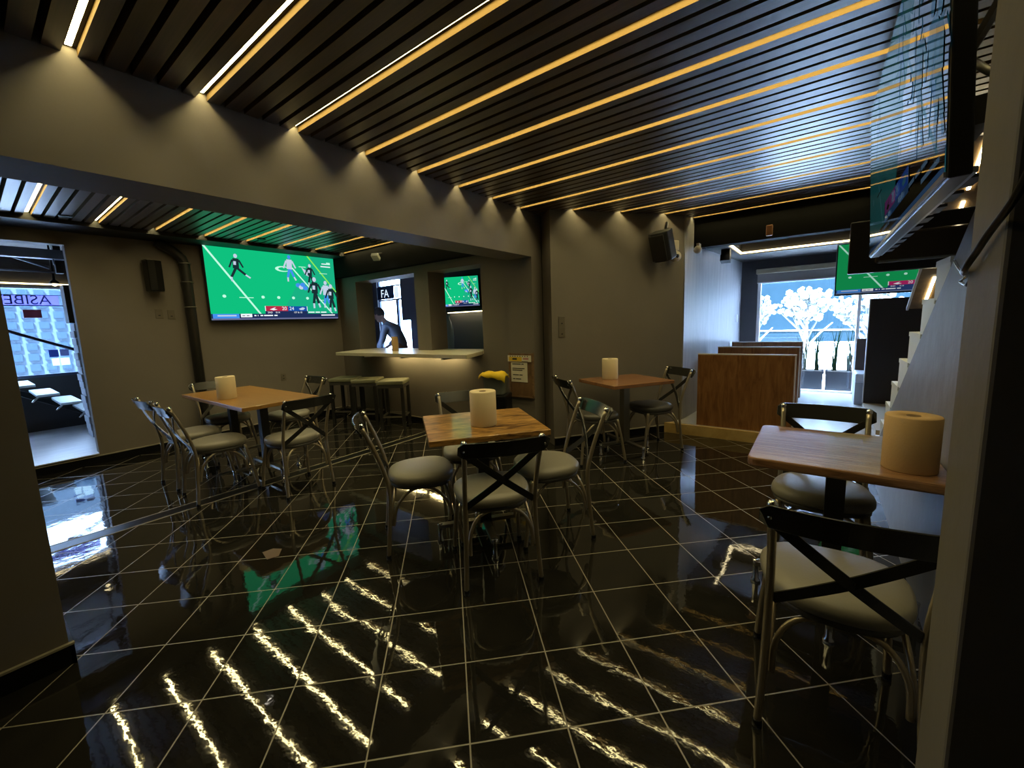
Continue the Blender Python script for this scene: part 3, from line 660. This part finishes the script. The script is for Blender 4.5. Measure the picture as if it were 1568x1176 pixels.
# glossy glass over the dim pictures
for mm in DIMM:
    n = mm.node_tree.nodes; l = mm.node_tree.links; g = n.new('ShaderNodeBsdfGlossy'); g.inputs['Roughness'].default_value = .04
    fr = n.new('ShaderNodeFresnel'); fr.inputs[0].default_value = 1.5; ml = n.new('ShaderNodeMixShader')
    e = [x for x in n if x.type == 'EMISSION'][0]; o = [x for x in n if x.type == 'OUTPUT_MATERIAL'][0]
    l.new(fr.outputs[0], ml.inputs[0]); l.new(e.outputs[0], ml.inputs[1]); l.new(g.outputs[0], ml.inputs[2]); l.new(ml.outputs[0], o.inputs[0])
XR, YR0, YR1 = .215, 1.40, 3.14
tvr = television((XR - .02, (YR0 + YR1) / 2, 2.035), YR1 - YR0, .745, R(-90), 'large television hung high on the right above the near table, seen edge-on', tilt=R(3), depth=.04, mats=DIMM, mount=False)
b = MB(); b.box(-.80, .38, .040, .085, -.34, .02); b.build('rear_housing', PLASTIC, tvr, bevel=.01)
b = MB(); b.box(-.87, .87, -.004, .05, -.385, -.373); b.build('bottom_bezel', mat('silver_bezel', (.30, .34, .42), .3, .6), tvr)
for k in range(9):
    b = MB(); b.cbox((-.72 + k * .18, .065, -.375), (.11, .03, .008), 0, 0); b.build('speaker_slot', mat('grille_black', (.004, .004, .008), .5), tvr)
b = MB(); b.box(-.3, -.22, .085, .15, -.3, .0); b.box(.22, .3, .085, .15, -.3, .0); b.box(-.4, .4, .12, .17, -.16, -.08); b.build('mount_bracket', DMETAL, tvr)
b = MB(); b.cbox((.60, .10, .005), (.42, .012, .028)); b.tube([(.50, .10, -.008), (.62, .10, -.085), (.76, .10, -.165)], .009, 8); b.box(.30, .36, .05, .12, -.02, .03); b.build('bracket_arm', mat('arm_steel', (.35, .33, .30), .4, .5), tvr)
# television seen from behind, hung over the passage, and the green one beyond it
t = thing('television', 'black back of a television hung over the passage to the booths', 'television', (.60, 4.62, 1.86))
b = MB(); b.box(-.42, .50, -.02, .03, -.20, .22); b.build('casing', PLASTIC, t, bevel=.008)
b = MB(); b.box(-.26, .40, -.07, -.02, -.14, .10); b.build('rear_housing', mat('gloss_plastic', (.015, .013, .013), .15), t, bevel=.03, seg=3)
b = MB(); b.box(-.03, .03, -.04, .0, .22, .60); b.build('ceiling_arm', DMETAL, t)
b = MB(); b.box(-.41, .49, .030, .032, -.19, .21); b.build('screen', mat('screen_glass', (.01, .01, .012), .1), t)
tvg = television((.80, 6.75, 1.86), 1.28, .60, R(3), 'television of a green football field hung over the booth aisle, half hidden by another set', depth=.05, mount=False, mats=[glow('tvg_%d' % i, c, s * .55) for i, (c, s) in enumerate([((.01, .42, .12), .9), ((.55, 1.0, .80), 1.0), ((.30, .95, .10), .9), ((.02, .06, .07), .5), ((.06, .28, .85), 1.0),
      ((.62, .72, .90), .9), ((.60, .03, .18), .8), ((.02, .09, .42), .9), ((.04, .08, .26), .7), ((.20, .26, .42), .7), ((.01, .40, .13), .95), ((.9, .95, 1.0), 1.0)])])
b = MB(); b.box(-.04, .04, .05, .09, -.1, .35); b.build('ceiling_arm', DMETAL, tvg)

# ------------------------------------------------------------------ bar counter, stools, barman
t = thing('bar_counter', 'pale stone bar counter shelf under the hatches', 'counter', (0, 0, 0))
ZK = 1.04
b = MB(); b.prism([(-5.45, 3.215), (-2.97, 3.255), (-3.20, 3.798), (-5.72, 3.798)], ZK - .045, ZK, 0); b.build('worktop', STONE, t, bevel=.004)
for x in (-5.0, -4.2, -3.45):
    b = MB(); b.box(x - .02, x + .02, 3.36, 3.797, ZK - .075, ZK - .047); b.build('bracket', DMETAL, t)
b = MB(); b.box(-4.95, -3.50, 3.685, 3.70, ZK - .060, ZK - .047); b.build('led_light', glow('led_counter', (1, .80, .36), 45), t)
# stools
def make_stool():
    t = thing('bar_stool', 'bar stool', 'stool', (0, 0, 0), 0, 'bar stools at the counter')
    b = MB(); b.box(-.18, .18, -.18, .18, .605, .66); b.build('seat_cushion', mat('stool_vinyl', (.20, .20, .125), .4), t, bevel=.018, seg=3)
    b = MB(); b.box(-.17, .17, -.17, .17, .565, .604); b.build('apron', DVINYL, t)
    for sx in (-1, 1):
        for sy in (-1, 1):
            b = MB(); b.cbox((sx * .15, sy * .15, .2825), (.038, .038, .565)); b.build('leg', DMETAL, t)
    for a in range(4):
        b = MB(); b.cbox((0, .15, .17), (.30, .016, .022)); b.build('footrest_bar', mat('worn_steel', (.35, .33, .27), .3, .9), t, rz=a * R(90))
    return t
ST = make_stool(); ST.location = (-4.56, 3.50, 0); ST.rotation_euler = (0, 0, R(36)); ST['label'] = 'square bar stool with olive seat, nearest the centre table of the three'
dup(ST, (-5.06, 3.44, 0), R(34), 'square bar stool with olive seat between the other two under the counter')
dup(ST, (-5.52, 3.38, 0), R(30), 'darkest square bar stool at the television end of the counter')
# barman: skin-modifier figure
SKIN = mat('skin', (.45, .27, .20), .55); SHIRT = mat('blue_grey_shirt', (.34, .41, .55), .8); APRON = mat('black_apron', (.015, .015, .018), .8); HAIR = mat('dark_hair', (.06, .045, .04), .7)
def skin_obj(name, verts, edges, radii, m_, parent, lv=2):
    me = bpy.data.meshes.new(name); me.from_pydata(verts, edges, []); o = bpy.data.objects.new(name, me); C.objects.link(o); o.parent = parent
    sk = o.modifiers.new('skin', 'SKIN'); sk.use_smooth_shade = True
    for i, r_ in enumerate(radii):
        rr = r_ if isinstance(r_, tuple) else (r_, r_); me.skin_vertices[0].data[i].radius = rr
    me.skin_vertices[0].data[0].use_root = True
    ss = o.modifiers.new('sub', 'SUBSURF'); ss.levels = lv; ss.render_levels = lv
    me.materials.append(m_); return o
pt = thing('person', 'person in a blue-grey shirt and dark apron bending forward behind the left bar hatch', 'person', (-6.14, 4.98, 0), R(200))
# local: faces +X, bent forward
V_ = [(0, 0, .95), (.05, 0, 1.12), (.15, 0, 1.28), (.24, 0, 1.39), (.33, 0, 1.46), (.40, 0, 1.545),
      (.0, .10, .90), (.05, .11, .50), (-.01, .11, .09), (.12, .12, .04), (.0, -.10, .90), (.05, -.11, .50), (-.01, -.11, .09), (.12, -.12, .04),
      (.24, .17, 1.37), (.27, .23, 1.12), (.42, .20, .98), (.24, -.17, 1.37), (.29, -.24, 1.12), (.44, -.20, 1.0)]
E_ = [(0, 1), (1, 2), (2, 3), (3, 4), (4, 5), (0, 6), (6, 7), (7, 8), (8, 9), (0, 10), (10, 11), (11, 12), (12, 13), (3, 14), (14, 15), (15, 16), (3, 17), (17, 18), (18, 19)]
RAD = [(.13, .10), (.125, .10), (.14, .10), (.13, .09), .055, .05, .08, .058, .04, .035, .08, .058, .04, .035, .055, .042, .028, .055, .042, .028]
for sy in (1, -1):
    base = len(V_); wv = 16 if sy == 1 else 19; wx, wy, wz = V_[wv]
    V_.append((wx + .06, wy - sy * .01, wz - .035)); RAD.append((.035, .02)); E_.append((wv, base))
    for k, (dy, l_) in enumerate(((.030, .060), (.010, .072), (-.010, .068), (-.028, .052))):
        i = len(V_); V_.append((wx + .10, wy - sy * .01 + dy, wz - .05)); V_.append((wx + .10 + l_ * .5, wy - sy * .01 + dy * 1.1, wz - .075)); V_.append((wx + .10 + l_ * .7, wy - sy * .01 + dy * 1.1, wz - .105)); RAD += [.010, .009, .007]; E_ += [(base, i), (i, i + 1), (i + 1, i + 2)]
    i = len(V_); V_.append((wx + .05, wy - sy * .05, wz - .04)); V_.append((wx + .10, wy - sy * .065, wz - .06)); RAD += [.011, .008]; E_ += [(base, i), (i, i + 1)]
body = skin_obj('body', V_, E_, RAD, SKIN, pt)
b = MB(); M_h = Matrix.Translation((.455, 0, 1.60)) @ Matrix.Rotation(R(28), 4, 'Y')
def hb(c, r_, s_, mi=0, sub=3):
    g = bmesh.ops.create_icosphere(b.b, subdivisions=sub, radius=r_, matrix=M_h @ Matrix.Translation(c) @ Matrix.Diagonal((*s_, 1)))
    for v in g['verts']:
        for f in v.link_faces: f.material_index = mi; f.smooth = True
hb((0, 0, 0), .105, (.95, .76, 1.12)); hb((.03, 0, -.06), .075, (.9, .75, .9)); hb((.102, 0, -.012), .018, (1.1, .7, 1.3), 0, 2); hb((.088, 0, -.062), .016, (.6, 1.5, .5), 2, 2)
for sy in (-1, 1): hb((.083, sy * .033, .018), .011, (.7, 1, .8), 1, 2); hb((-.005, sy * .082, -.005), .026, (.6, .35, 1), 0, 2); hb((.088, sy * .033, .040), .016, (.4, 1.2, .3), 1, 2)
head = b.build('head', [SKIN, HAIR, mat('lips', (.35, .13, .11), .5)], pt)
b = MB(); hb((-.022, 0, .030), .108, (.95, .80, 1.05)); b.build('hair', HAIR, pt)
skin_obj('shirt', [(0, 0, .94), (.05, 0, 1.12), (.15, 0, 1.28), (.24, 0, 1.39), (.30, 0, 1.44), (.24, .175, 1.37), (.27, .235, 1.13), (.40, .205, 1.0), (.24, -.175, 1.37), (.29, -.245, 1.13), (.42, -.205, 1.02)],
         [(0, 1), (1, 2), (2, 3), (3, 4), (3, 5), (5, 6), (6, 7), (3, 8), (8, 9), (9, 10)], [(.15, .125), (.15, .12), (.165, .125), (.15, .11), .075, .075, .062, .046, .075, .062, .046], SHIRT, pt)
skin_obj('trousers', [(0, 0, 1.03), (0, .10, .88), (.05, .11, .50), (-.01, .11, .12), (0, -.10, .88), (.05, -.11, .50), (-.01, -.11, .12)], [(0, 1), (1, 2), (2, 3), (0, 4), (4, 5), (5, 6)],
         [(.168, .140), .115, .08, .065, .115, .08, .065], APRON, pt)

# ------------------------------------------------------------------ chairs
def sq(n, a, e=2.6): # superellipse
    return [(math.copysign(abs(math.cos(t_)) ** (2 / e), math.cos(t_)) * a[0], math.copysign(abs(math.sin(t_)) ** (2 / e), math.sin(t_)) * a[1]) for t_ in [2 * math.pi * k / n for k in range(n)]]
def make_chair(vinyl):
    t = thing('cross_back_chair', 'chair', 'chair')
    rs = []
    for s_, z in ((.80, .420), (.97, .422), (1.01, .440), (1.0, .460), (.94, .474), (.76, .483), (.35, .488)):
        ring = []
        for x, y in sq(32, (.205, .200)):
            k = 1 + .10 * (y / .2); ring.append((x * s_ * k, y * s_ + .0, z))
        rs.append(ring)
    b = MB(); b.rings(rs); b.build('seat_cushion', vinyl, t)
    b = MB(); b.rings([[(x * k_ * (1 + .10 * y / .2), y * k_, z) for x, y in sq(32, (.205, .2))] for k_, z in ((.90, .396), (.95, .399), (.96, .420))]); b.build('seat_pan', DVINYL, t)
    for s_ in (-1, 1):
        b = MB(); b.tube([(s_ * .200, -.232, .012), (s_ * .190, -.214, .20), (s_ * .184, -.203, .42), (s_ * .184, -.245, .60), (s_ * .190, -.325, .806)], .0125, 12, sm=5); lg = b.build('leg', METAL, t)
        b = MB(); b.lathe([(.001, .017), (.010, .015), (.0155, .005), (.0145, -.005), (.0125, -.012), (.012, -.014)], 12, c=(s_ * .190, -.3265, .812)); b.build('finial', CHROME, lg)
        b = MB(); b.lathe([(.001, 0), (.0145, 0), (.0145, .022), (.0125, .026)], 12, c=(s_ * .200, -.232, 0)); b.build('foot_cap', PLASTIC, lg)
        b = MB(); b.tube([(s_ * .205, .215, .012), (s_ * .190, .185, .22), (s_ * .170, .150, .415)], .0125, 12, sm=5); lg = b.build('leg', METAL, t)
        b = MB(); b.lathe([(.001, 0), (.0145, 0), (.0145, .022), (.0125, .026)], 12, c=(s_ * .205, .215, 0)); b.build('foot_cap', PLASTIC, lg)
        # side hoop
        b = MB(); b.tube([(s_ * .176, -.190, .19), (s_ * .172, -.165, .30), (s_ * .165, -.10, .375), (s_ * .160, -.02, .398), (s_ * .160, .06, .375), (s_ * .168, .13, .30), (s_ * .174, .16, .20)], .0095, 8, sm=4); b.build('brace_hoop', METAL, t)
    for y, s2 in ((-.190, 1), (.158, 1)):
        b = MB(); b.tube([(-.166, y - .012, .19), (-.158, y, .30), (-.105, y + (.02 if y < 0 else -.02), .378), (0, y + (.03 if y < 0 else -.03), .400), (.105, y + (.02 if y < 0 else -.02), .378), (.158, y, .30), (.166, y - .012, .19)], .0095, 8, sm=4); b.build('brace_hoop', METAL, t)
    # top rail: curved plate fixed behind the posts
    b = MB(); rs = []
    n = 18
    for k in range(n + 1):
        x = -.222 + .444 * k / n; q = x / .222; y = -.338 - .030 * (1 - q * q)
        hh = .041 * (1 - max(0, (abs(q) - .90) / .10) ** 2 * .45); zc = .785
        tl = .0045; lean = .016
        rs.append([(x, y - lean - tl, zc + hh), (x, y + lean - tl, zc - hh), (x, y + lean + tl, zc - hh), (x, y - lean + tl, zc + hh)])
    fs = b.rings(rs); [setattr(f, 'smooth', False) for f in fs]
    rl = b.build('back_rail', RAIL, t, bevel=.002)
    b = MB()
    for s_ in (-1, 1): b.ball((s_ * .196, -.352, .785), .0075, sub=1, sc_=(1, .6, 1))
    b.build('rail_bolt', CHROME, rl)
    for s_ in (-1, 1):
        b = MB(); rs = []
        for k in range(13):
            q = k / 12; x = s_ * (-.178 + .356 * q); z = .752 - .302 * q; y = -.312 + .108 * q - .022 * math.sin(math.pi * q) - s_ * .002
            d = Vector((s_ * .356, 0, -.315)).normalized(); wv = Vector((-d.z, 0, d.x)) * .0165
            rs.append([Vector((x, y - .003, z)) + wv, Vector((x, y - .003, z)) - wv, Vector((x, y + .003, z)) - wv, Vector((x, y + .003, z)) + wv])
        fs = b.rings(rs); [setattr(f, 'smooth', False) for f in fs]; b.build('cross_strap', RAIL, t)
    return t
CH = make_chair(VINYL); CHD = make_chair(DVINYL)
used = set()
def chair(mx, my, ang, label, group, proto=None):
    """mx,my = middle of the rear feet, ang = facing direction in degrees"""
    proto = proto or CH; a = R(ang); loc = (mx + .245 * math.cos(a), my + .245 * math.sin(a), 0)
    if proto.name not in used:
        used.add(proto.name); proto.location = loc; proto.rotation_euler = (0, 0, a - R(90)); proto['label'] = label; proto['group'] = group; return proto
    return dup(proto, loc, a - R(90), label, group)
g = 'chairs round the centre table'
chair(-1.214, 1.541, 141, 'cross-back metal chair on the near side of the centre table, its dark back toward us', g)
chair(-2.12, 1.48, 54, 'cross-back metal chair turned sideways at the left of the centre table', g)
chair(-1.20, 2.385, 231, 'cross-back metal chair at the right of the centre table, back toward the far wall', g)
chair(-2.19, 2.345, 321, 'cross-back metal chair behind the centre table, only its back rail and legs showing', g)
g = 'chairs round the long left table'
chair(-4.60, .975, 92, 'cross-back metal chair at the near long side of the left table, nearest the doorway', g)
chair(-4.05, .975, 88, 'cross-back metal chair at the near long side of the left table, nearer the beam', g)
chair(-3.34, 1.65, 180, 'cross-back metal chair at the right end of the long left table, cross toward us', g)
chair(-4.64, 2.36, 270, 'cross-back metal chair on the television side of the left table, toward the stools', g)
chair(-5.40, 1.68, 0, 'cross-back metal chair at the far left end of the left table, behind the paper roll', g)
g = 'chairs at the small far table'
chair(-1.85, 3.48, 50, 'dark-seated cross-back chair left of the small table against the far wall', g, CHD)
chair(-1.19, 4.47, 232, 'dark-seated cross-back chair right of the small far table, beside the booths', g, CHD)
g = 'chairs at the right-hand table'
chair(.105, 1.45, 95, 'cross-back metal chair closest to us at the right edge, black rail and pale seat', g)
chair(.055, 2.82, 270, 'cross-back metal chair behind the right-hand table, facing us', g)

# ------------------------------------------------------------------ tables
def pedestal(t, x, y, zt, rz, L=.29, pw=.035, pm=None):
    e = MB(); c, s_ = x, y
    e.cbox((x, y, (zt + .10) / 2), (pw * 2, pw * 2, zt - .10), rz); e.build('post', pm or DMETAL, t)
    e = MB(); e.cbox((x, y, zt - .006), (.36, .36, .010), rz); e.build('top_plate', DMETAL, t)
    for k in range(4):
        a = rz + k * math.pi / 2; e = MB()
        e.cbox((x + math.cos(a) * L / 2, y + math.sin(a) * L / 2, .105), (L, .042, .022), a); ar = e.build('arm', mat('base_steel', (.28, .26, .21), .3, .9), t)
        e = MB(); e.lathe([(.022, 0), (.022, .012), (.013, .02), (.013, .095), (.016, .118), (.001, .118)], 12, c=(x + math.cos(a) * L, y + math.sin(a) * L, 0)); e.build('levelling_foot', CHROME, ar)
def table(loc, rz, size, m_, label, bases=((0, 0),), th=.034, bev=.004, rim=None, round_=0., pm=None):
    t = thing('pedestal_table', label, 'table', loc, rz)
    b = MB(); hx, hy = size[0] / 2, size[1] / 2
    if round_:
        pts = []
        for cx, cy, a0 in ((hx - round_, hy - round_, 0), (-hx + round_, hy - round_, 90), (-hx + round_, -hy + round_, 180), (hx - round_, -hy + round_, 270)):
            for k in range(5): pts.append((cx + round_ * math.cos(R(a0 + k * 22.5)), cy + round_ * math.sin(R(a0 + k * 22.5))))
        b.prism(pts, .75 - th, .75)
    else: b.box(-hx, hx, -hy, hy, .75 - th, .75)
    b.build('tabletop', m_, t, bevel=bev)
    for x, y in bases: pedestal(t, x, y, .75 - th, 0, pm=pm)
    return t
table((-1.655, 1.915, 0), R(51), (.69, .66), TABLEW, 'square varnished wooden table in the middle of the room')
table((-4.49, 1.655, 0), 0, (1.53, .66), TABLEO, 'long orange-brown wooden table beyond the beam, before the big television', ((-.42, 0), (.32, 0)))
table((-1.53, 4.03, 0), R(58), (.70, .62), TABLED, 'small brown wooden table against the angled far wall', pm=mat('base_steel', (.28, .26, .21), .3, .7))
table((.10, 2.315, 0), 0, (.63, .65), TABLER, 'rustic grooved wooden table against the stair wall on the right', bev=.008, th=.04, round_=.035)
# paper rolls
def make_roll(m_):
    t = thing('paper_roll', 'roll', 'paper roll', (0, 0, 0), 0, 'paper towel rolls')
    b = MB(); b.lathe([(.021, .004), (.078, 0), (.080, .004), (.080, .206), (.077, .210), (.021, .207), (.021, .004)], 40); b.build('paper', m_, t)
    b = MB(); b.lathe([(.0205, .002), (.0205, .209), (.0185, .209), (.0185, .002)], 24); b.build('core', CARD, t)
    return t
RL = make_roll(PAPER); RL.location = (-1.597, 1.876, .75); RL['label'] = 'cream paper towel roll standing on the centre table'
dup(RL, (-4.44, 1.47, .75), .4, 'cream paper towel roll standing on the long left table')
dup(RL, (-1.681, 4.015, .75), .8, 'cream paper towel roll standing on the small far table')
RB = make_roll(PAPERB); RB.location = (.305, 2.135, .75); RB['label'] = 'brown paper towel roll on the right-hand table against the stair wall'
t = dup(RB, (-4.60, 3.60, ZK), .3, 'brown paper towel roll standing on the bar counter'); t.scale = (.55, .55, .93)

# ------------------------------------------------------------------ fittings
# drain pipe in the corner left of the television
t = thing('drain_pipe', 'dark vertical drain pipe on the wall left of the television', 'pipe', (-6.125, 1.755, 0))
PIPE = mat('pipe_paint', (.028, .027, .024), .38)
b = MB(); b.tube([(0, 0, .0), (0, 0, 2.20), (0, -.02, 2.28), (.01, -.12, 2.37), (.03, -.25, 2.44)], .055, 16); b.build('pipe', PIPE, t)
for z in (1.70, 2.0, 2.22):
    b = MB(); b.tube([(.062 * math.cos(k * .3142), .062 * math.sin(k * .3142), z) for k in range(20)], .006, 6, closed=True); b.build('clamp', mat('clamp_steel', (.30, .29, .25), .4, .7), t)
# speaker left of the pipe
t = thing('wall_speaker', 'black box loudspeaker on the wall left of the drain pipe', 'loudspeaker', (-6.05, 1.435, 2.045))
b = MB(); b.prism([(-.06, -.085), (.05, -.065), (.07, 0), (.05, .065), (-.06, .085)], -.17, .17, 0); b.build('cabinet', PLASTIC, t, bevel=.006)
b = MB(); b.prism([(-.06, -.085), (.05, -.065), (.07, 0), (.05, .065), (-.06, .085)], .171, .178, 0); b.build('top_cap', mat('grey_cap', (.20, .18, .14), .5), t)
b = MB(); b.box(-.148, -.06, -.02, .02, -.03, .05); b.build('bracket', DMETAL, t)
# outlet plates
def plate(name, lab, M, n=2, cat='socket', mm=None):
    t = thing(name, lab, cat); t.matrix_world = M
    b = MB(); b.box(-.036, .036, -.008, 0, -.055, .055); b.build('plate', mm or WALLPL, t, bevel=.003)
    b = MB()
    for k in range(n): b.box(-.010, .010, -.010, -.007, -.026 + k * .04, -.014 + k * .04)
    b.build('socket_face', BLACK, t)
    return t
MTV = Matrix(((0, -1, 0, XT), (1, 0, 0, 0), (0, 0, 1, 0), (0, 0, 0, 1)))
plate('wall_socket', 'brown wall socket under the box loudspeaker, left of the pair', MTV @ Matrix.Translation((1.46, 0, 1.625)), 1)
plate('wall_socket', 'blank brown wall plate next to the drain pipe, right of the pair', MTV @ Matrix.Translation((1.575, 0, 1.615)), 1)
plate('wall_socket', 'brown wall socket low on the wall under the big television', MTV @ Matrix.Translation((2.80, 0, .70)), 2)
plate('wall_switch', 'brown double switch plate on the angled far wall, upper of the two', MF @ Matrix.Translation((.112, 0, 1.355)), 1, 'switch')
plate('wall_switch', 'brown socket plate on the angled far wall, lower of the two', MF @ Matrix.Translation((.112, 0, 1.243)), 1, 'switch')
# big loudspeaker, junction box and cameras at the end of the far wall
t = thing('wall_loudspeaker', 'large angled black loudspeaker high on the end of the far wall', 'loudspeaker'); t.matrix_world = MF @ Matrix.Translation((1.27, -.14, 2.14)) @ Matrix.Rotation(R(-66), 4, 'Z') @ Matrix.Rotation(R(22), 4, 'X')
b = MB(); b.prism([(-.10, .06), (-.11, -.08), (-.06, -.12), (.06, -.12), (.11, -.08), (.10, .06)], -.155, .155); b.build('cabinet', mat('speaker_black', (.010, .0105, .011), .4), t, bevel=.01)
b = MB(); b.box(-.085, .085, -.128, -.118, -.135, .135); b.build('grille', mat('speaker_grille', (.028, .028, .026), .5), t, bevel=.01)
b = MB(); b.tube([(0, .06, .05), (0, .12, .16), (.0, .16, .20)], .018, 8); b.build('bracket', GPLASTIC, t)
t = thing('junction_box', 'small cream junction box beside the large loudspeaker', 'box'); t.matrix_world = MF @ Matrix.Translation((1.495, -.035, 2.155))
b = MB(); b.box(-.04, .04, -.03, .034, -.055, .055); b.build('box_body', WPLASTIC, t, bevel=.008)
t = thing('security_camera', 'round white security camera at the end of the far wall', 'camera'); t.matrix_world = MF @ Matrix.Translation((1.47, -.06, 2.03))
b = MB(); b.lathe([(.001, -.06), (.05, -.06), (.058, -.04), (.058, .0), (.04, .055), (.001, .058)], 20, M=Matrix.Rotation(R(90), 4, 'X') @ Matrix.Rotation(R(180), 4, 'X')); b.build('housing', WPLASTIC, t)
b = MB(); b.ball((0, -.055, 0), .024, sub=2); b.build('camera_lens', BLACK, t)
t = thing('motion_sensor', 'small round grey sensor under the dark lintel', 'sensor', (-1.155, 5.33, 2.125))
b = MB(); b.ball((0, 0, 0), .045, sub=2); b.box(-.015, .015, 0, .10, .0, .075); b.build('sensor_body', mat('sensor_grey', (.35, .31, .27), .5), t)
t = thing('copper_sensor', 'small copper-coloured box on the dark lintel above the booths', 'sensor', (-.46, 5.40, 2.24))
b = MB(); b.box(-.03, .03, -.03, .019, -.055, .055); b.build('sensor_body', mat('copper', (.45, .24, .13), .35, .4), t, bevel=.008)
t = thing('small_speaker', 'small black loudspeaker hanging against the blue-lit wall', 'loudspeaker', (-.99, 6.15, 2.13))
b = MB(); b.cbox((0, 0, .04), (.10, .09, .10)); b.cbox((0, -.02, -.05), (.11, .11, .08), 0, 0, R(-15)); b.build('cabinet', PLASTIC, t)
b = MB(); b.box(-.02, .02, -.02, .02, .09, .29 - .22); b.build('bracket', DMETAL, t)
# pale spot on the low ceiling near the bar
t = thing('track_lamp', 'pale square floodlight under the slats near the bar hatch', 'lamp', (-4.88, 3.60, 2.33))
b = MB(); b.cbox((0, 0, 0), (.10, .10, .05), R(30), 0, R(-35)); b.build('lamp_head', mat('lamp_grey', (.45, .48, .42), .35), t, bevel=.006)
b = MB(); b.tube([(0, .02, .02), (0, .05, .05), (0, .103, .06)], .012, 8); b.build('arm', BLACK, t)
# notice board on the pillar
t = thing('notice_board', 'wooden notice board hung on the pillar beside the bar', 'board', (-2.61, 3.77, .785))
b = MB(); b.box(-.155, .150, -.022, 0, -.245, .235); b.build('board', wood('board_wood', (.11, .06, .028), (.23, .13, .06), .5, (3, 3, 1.2)), t)
b = MB(); b.box(-.165, -.150, -.028, 0, -.25, .24); b.box(.145, .160, -.028, 0, -.25, .24); b.box(-.165, .16, -.028, 0, -.26, -.245); b.build('frame', wood('frame_wood', (.14, .08, .04), (.26, .16, .08), .5), t)
INK = mat('ink', (.03, .03, .03), .6); CREAM = mat('cream_sheet', (.72, .68, .55), .7)
b = MB(); b.box(-.172, .142, -.034, -.029, .145, .215, 0); b.box(-.155, .02, -.0355, -.034, .15, .198, 1)
for k in range(8): b.box(-.14 + k * .033, -.128 + k * .033, -.0365, -.034, .200, .210, 2)
b.box(-.105, -.045, -.037, -.0355, .165, .185, 2); b.box(.04, .11, -.036, -.034, .168, .19, 3); b.box(.02, .10, -.036, -.034, .147, .151, 2)
b.build('header_label', [CREAM, mat('yellow_label', (.72, .50, .03), .6), INK, mat('pink_ink', (.5, .25, .25), .6)], t)
b = MB(); b.box(-.135, .085, -.027, -.023, -.085, .135, 0); b.build('paper_sheet', [CREAM], t)
b = MB()
for x0, x1, z in ((-.115, .0, .112), (.01, .04, .112), (-.115, .05, .063), (-.115, .02, .043), (-.11, -.03, -.01), (-.02, .02, -.01), (-.11, -.08, -.055), (-.07, -.0, -.055)): b.box(x0, x1, -.029, -.027, z, z + .010)
b.build('printed_lines', INK, t)
# waste bin with yellow cloth
t = thing('waste_bin', 'dark bin with a grey tub on top beside the pillar', 'bin', (-2.80, 3.52, 0), R(20))
b = MB(); b.prism([(-.15, -.13), (.15, -.13), (.15, .13), (-.15, .13)], 0, .59); b.build('bin_body', PLASTIC, t, bevel=.015)
b = MB(); b.rings([[(x * k_, y * k_, z) for x, y in sq(24, (.13, .11), 4)] for k_, z in ((.80, .59), (.84, .60), (1.0, .785), (1.06, .79), (1.06, .80), (.97, .80), (.80, .61))], cap=True); b.build('tub', mat('tub_grey', (.17, .19, .17), .4), t)
b = MB()
rs = []
YEL = mat('yellow_cloth', (.80, .55, .015), .7)
for i in range(9):
    q = i / 8; x = -.15 + .30 * q
    row = []
    for k in range(9):
        p = k / 8; y = -.145 + .18 * p; z = .842 - (.085 * (max(0, -.115 - y) / .03) * (.35 + .65 * q)) - .30 * max(0, abs(q - .5) - .38) + .008 * math.sin(q * 14 + p * 5) - .03 * (y > 0)
        row.append((x, y, z))
    rs.append(row)
vs = [[b.b.verts.new(Vector(p)) for p in r_] for r_ in rs]
for i in range(8):
    for k in range(8): f = b.b.faces.new((vs[i][k], vs[i + 1][k], vs[i + 1][k + 1], vs[i][k + 1])); f.smooth = True
o = b.build('yellow_cloth', YEL, loc=(-2.80, 3.52, 0), rz=R(20)); so = o.modifiers.new('thick', 'SOLIDIFY'); so.thickness = .008
tag(o, 'crumpled yellow cloth draped over the grey tub beside the pillar', 'cloth')
# cable on the stair wall
b = MB(); b.tube([(.215, .86, 1.56), (.215, .93, 1.512), (.215, 1.02, 1.482), (.215, 1.09, 1.455), (.23, 1.24, 1.425), (.40, 1.90, 1.50), (.405, 2.05, 1.470), (.41, 2.166, 1.432)], .0055, 8, sm=5); o = b.build('power_cable', PLASTIC)
tag(o, 'black cable hanging down the stair wall with a plug at its end', 'cable')
b = MB(); b.tube([(.41, 2.166, 1.432), (.41, 2.25, 1.450), (.412, 2.19, 1.466), (.413, 2.30, 1.498), (.414, 2.39, 1.536)], .005, 8, sm=5); b.ball((.405, 2.055, 1.468), .012); b.build('plug_lead', CHROME, o)
# shard of cardboard on the floor
b = MB(); b.prism([(-.06, -.03), (.05, -.05), (.07, .01), (.0, .06), (-.05, .03)], 0, .003); tag(b.build('cardboard_scrap', mat('scrap_brown', (.13, .085, .055), .7), loc=(-2.62, 1.0, .001)), 'small brown cardboard scrap lying on the black floor', 'scrap')
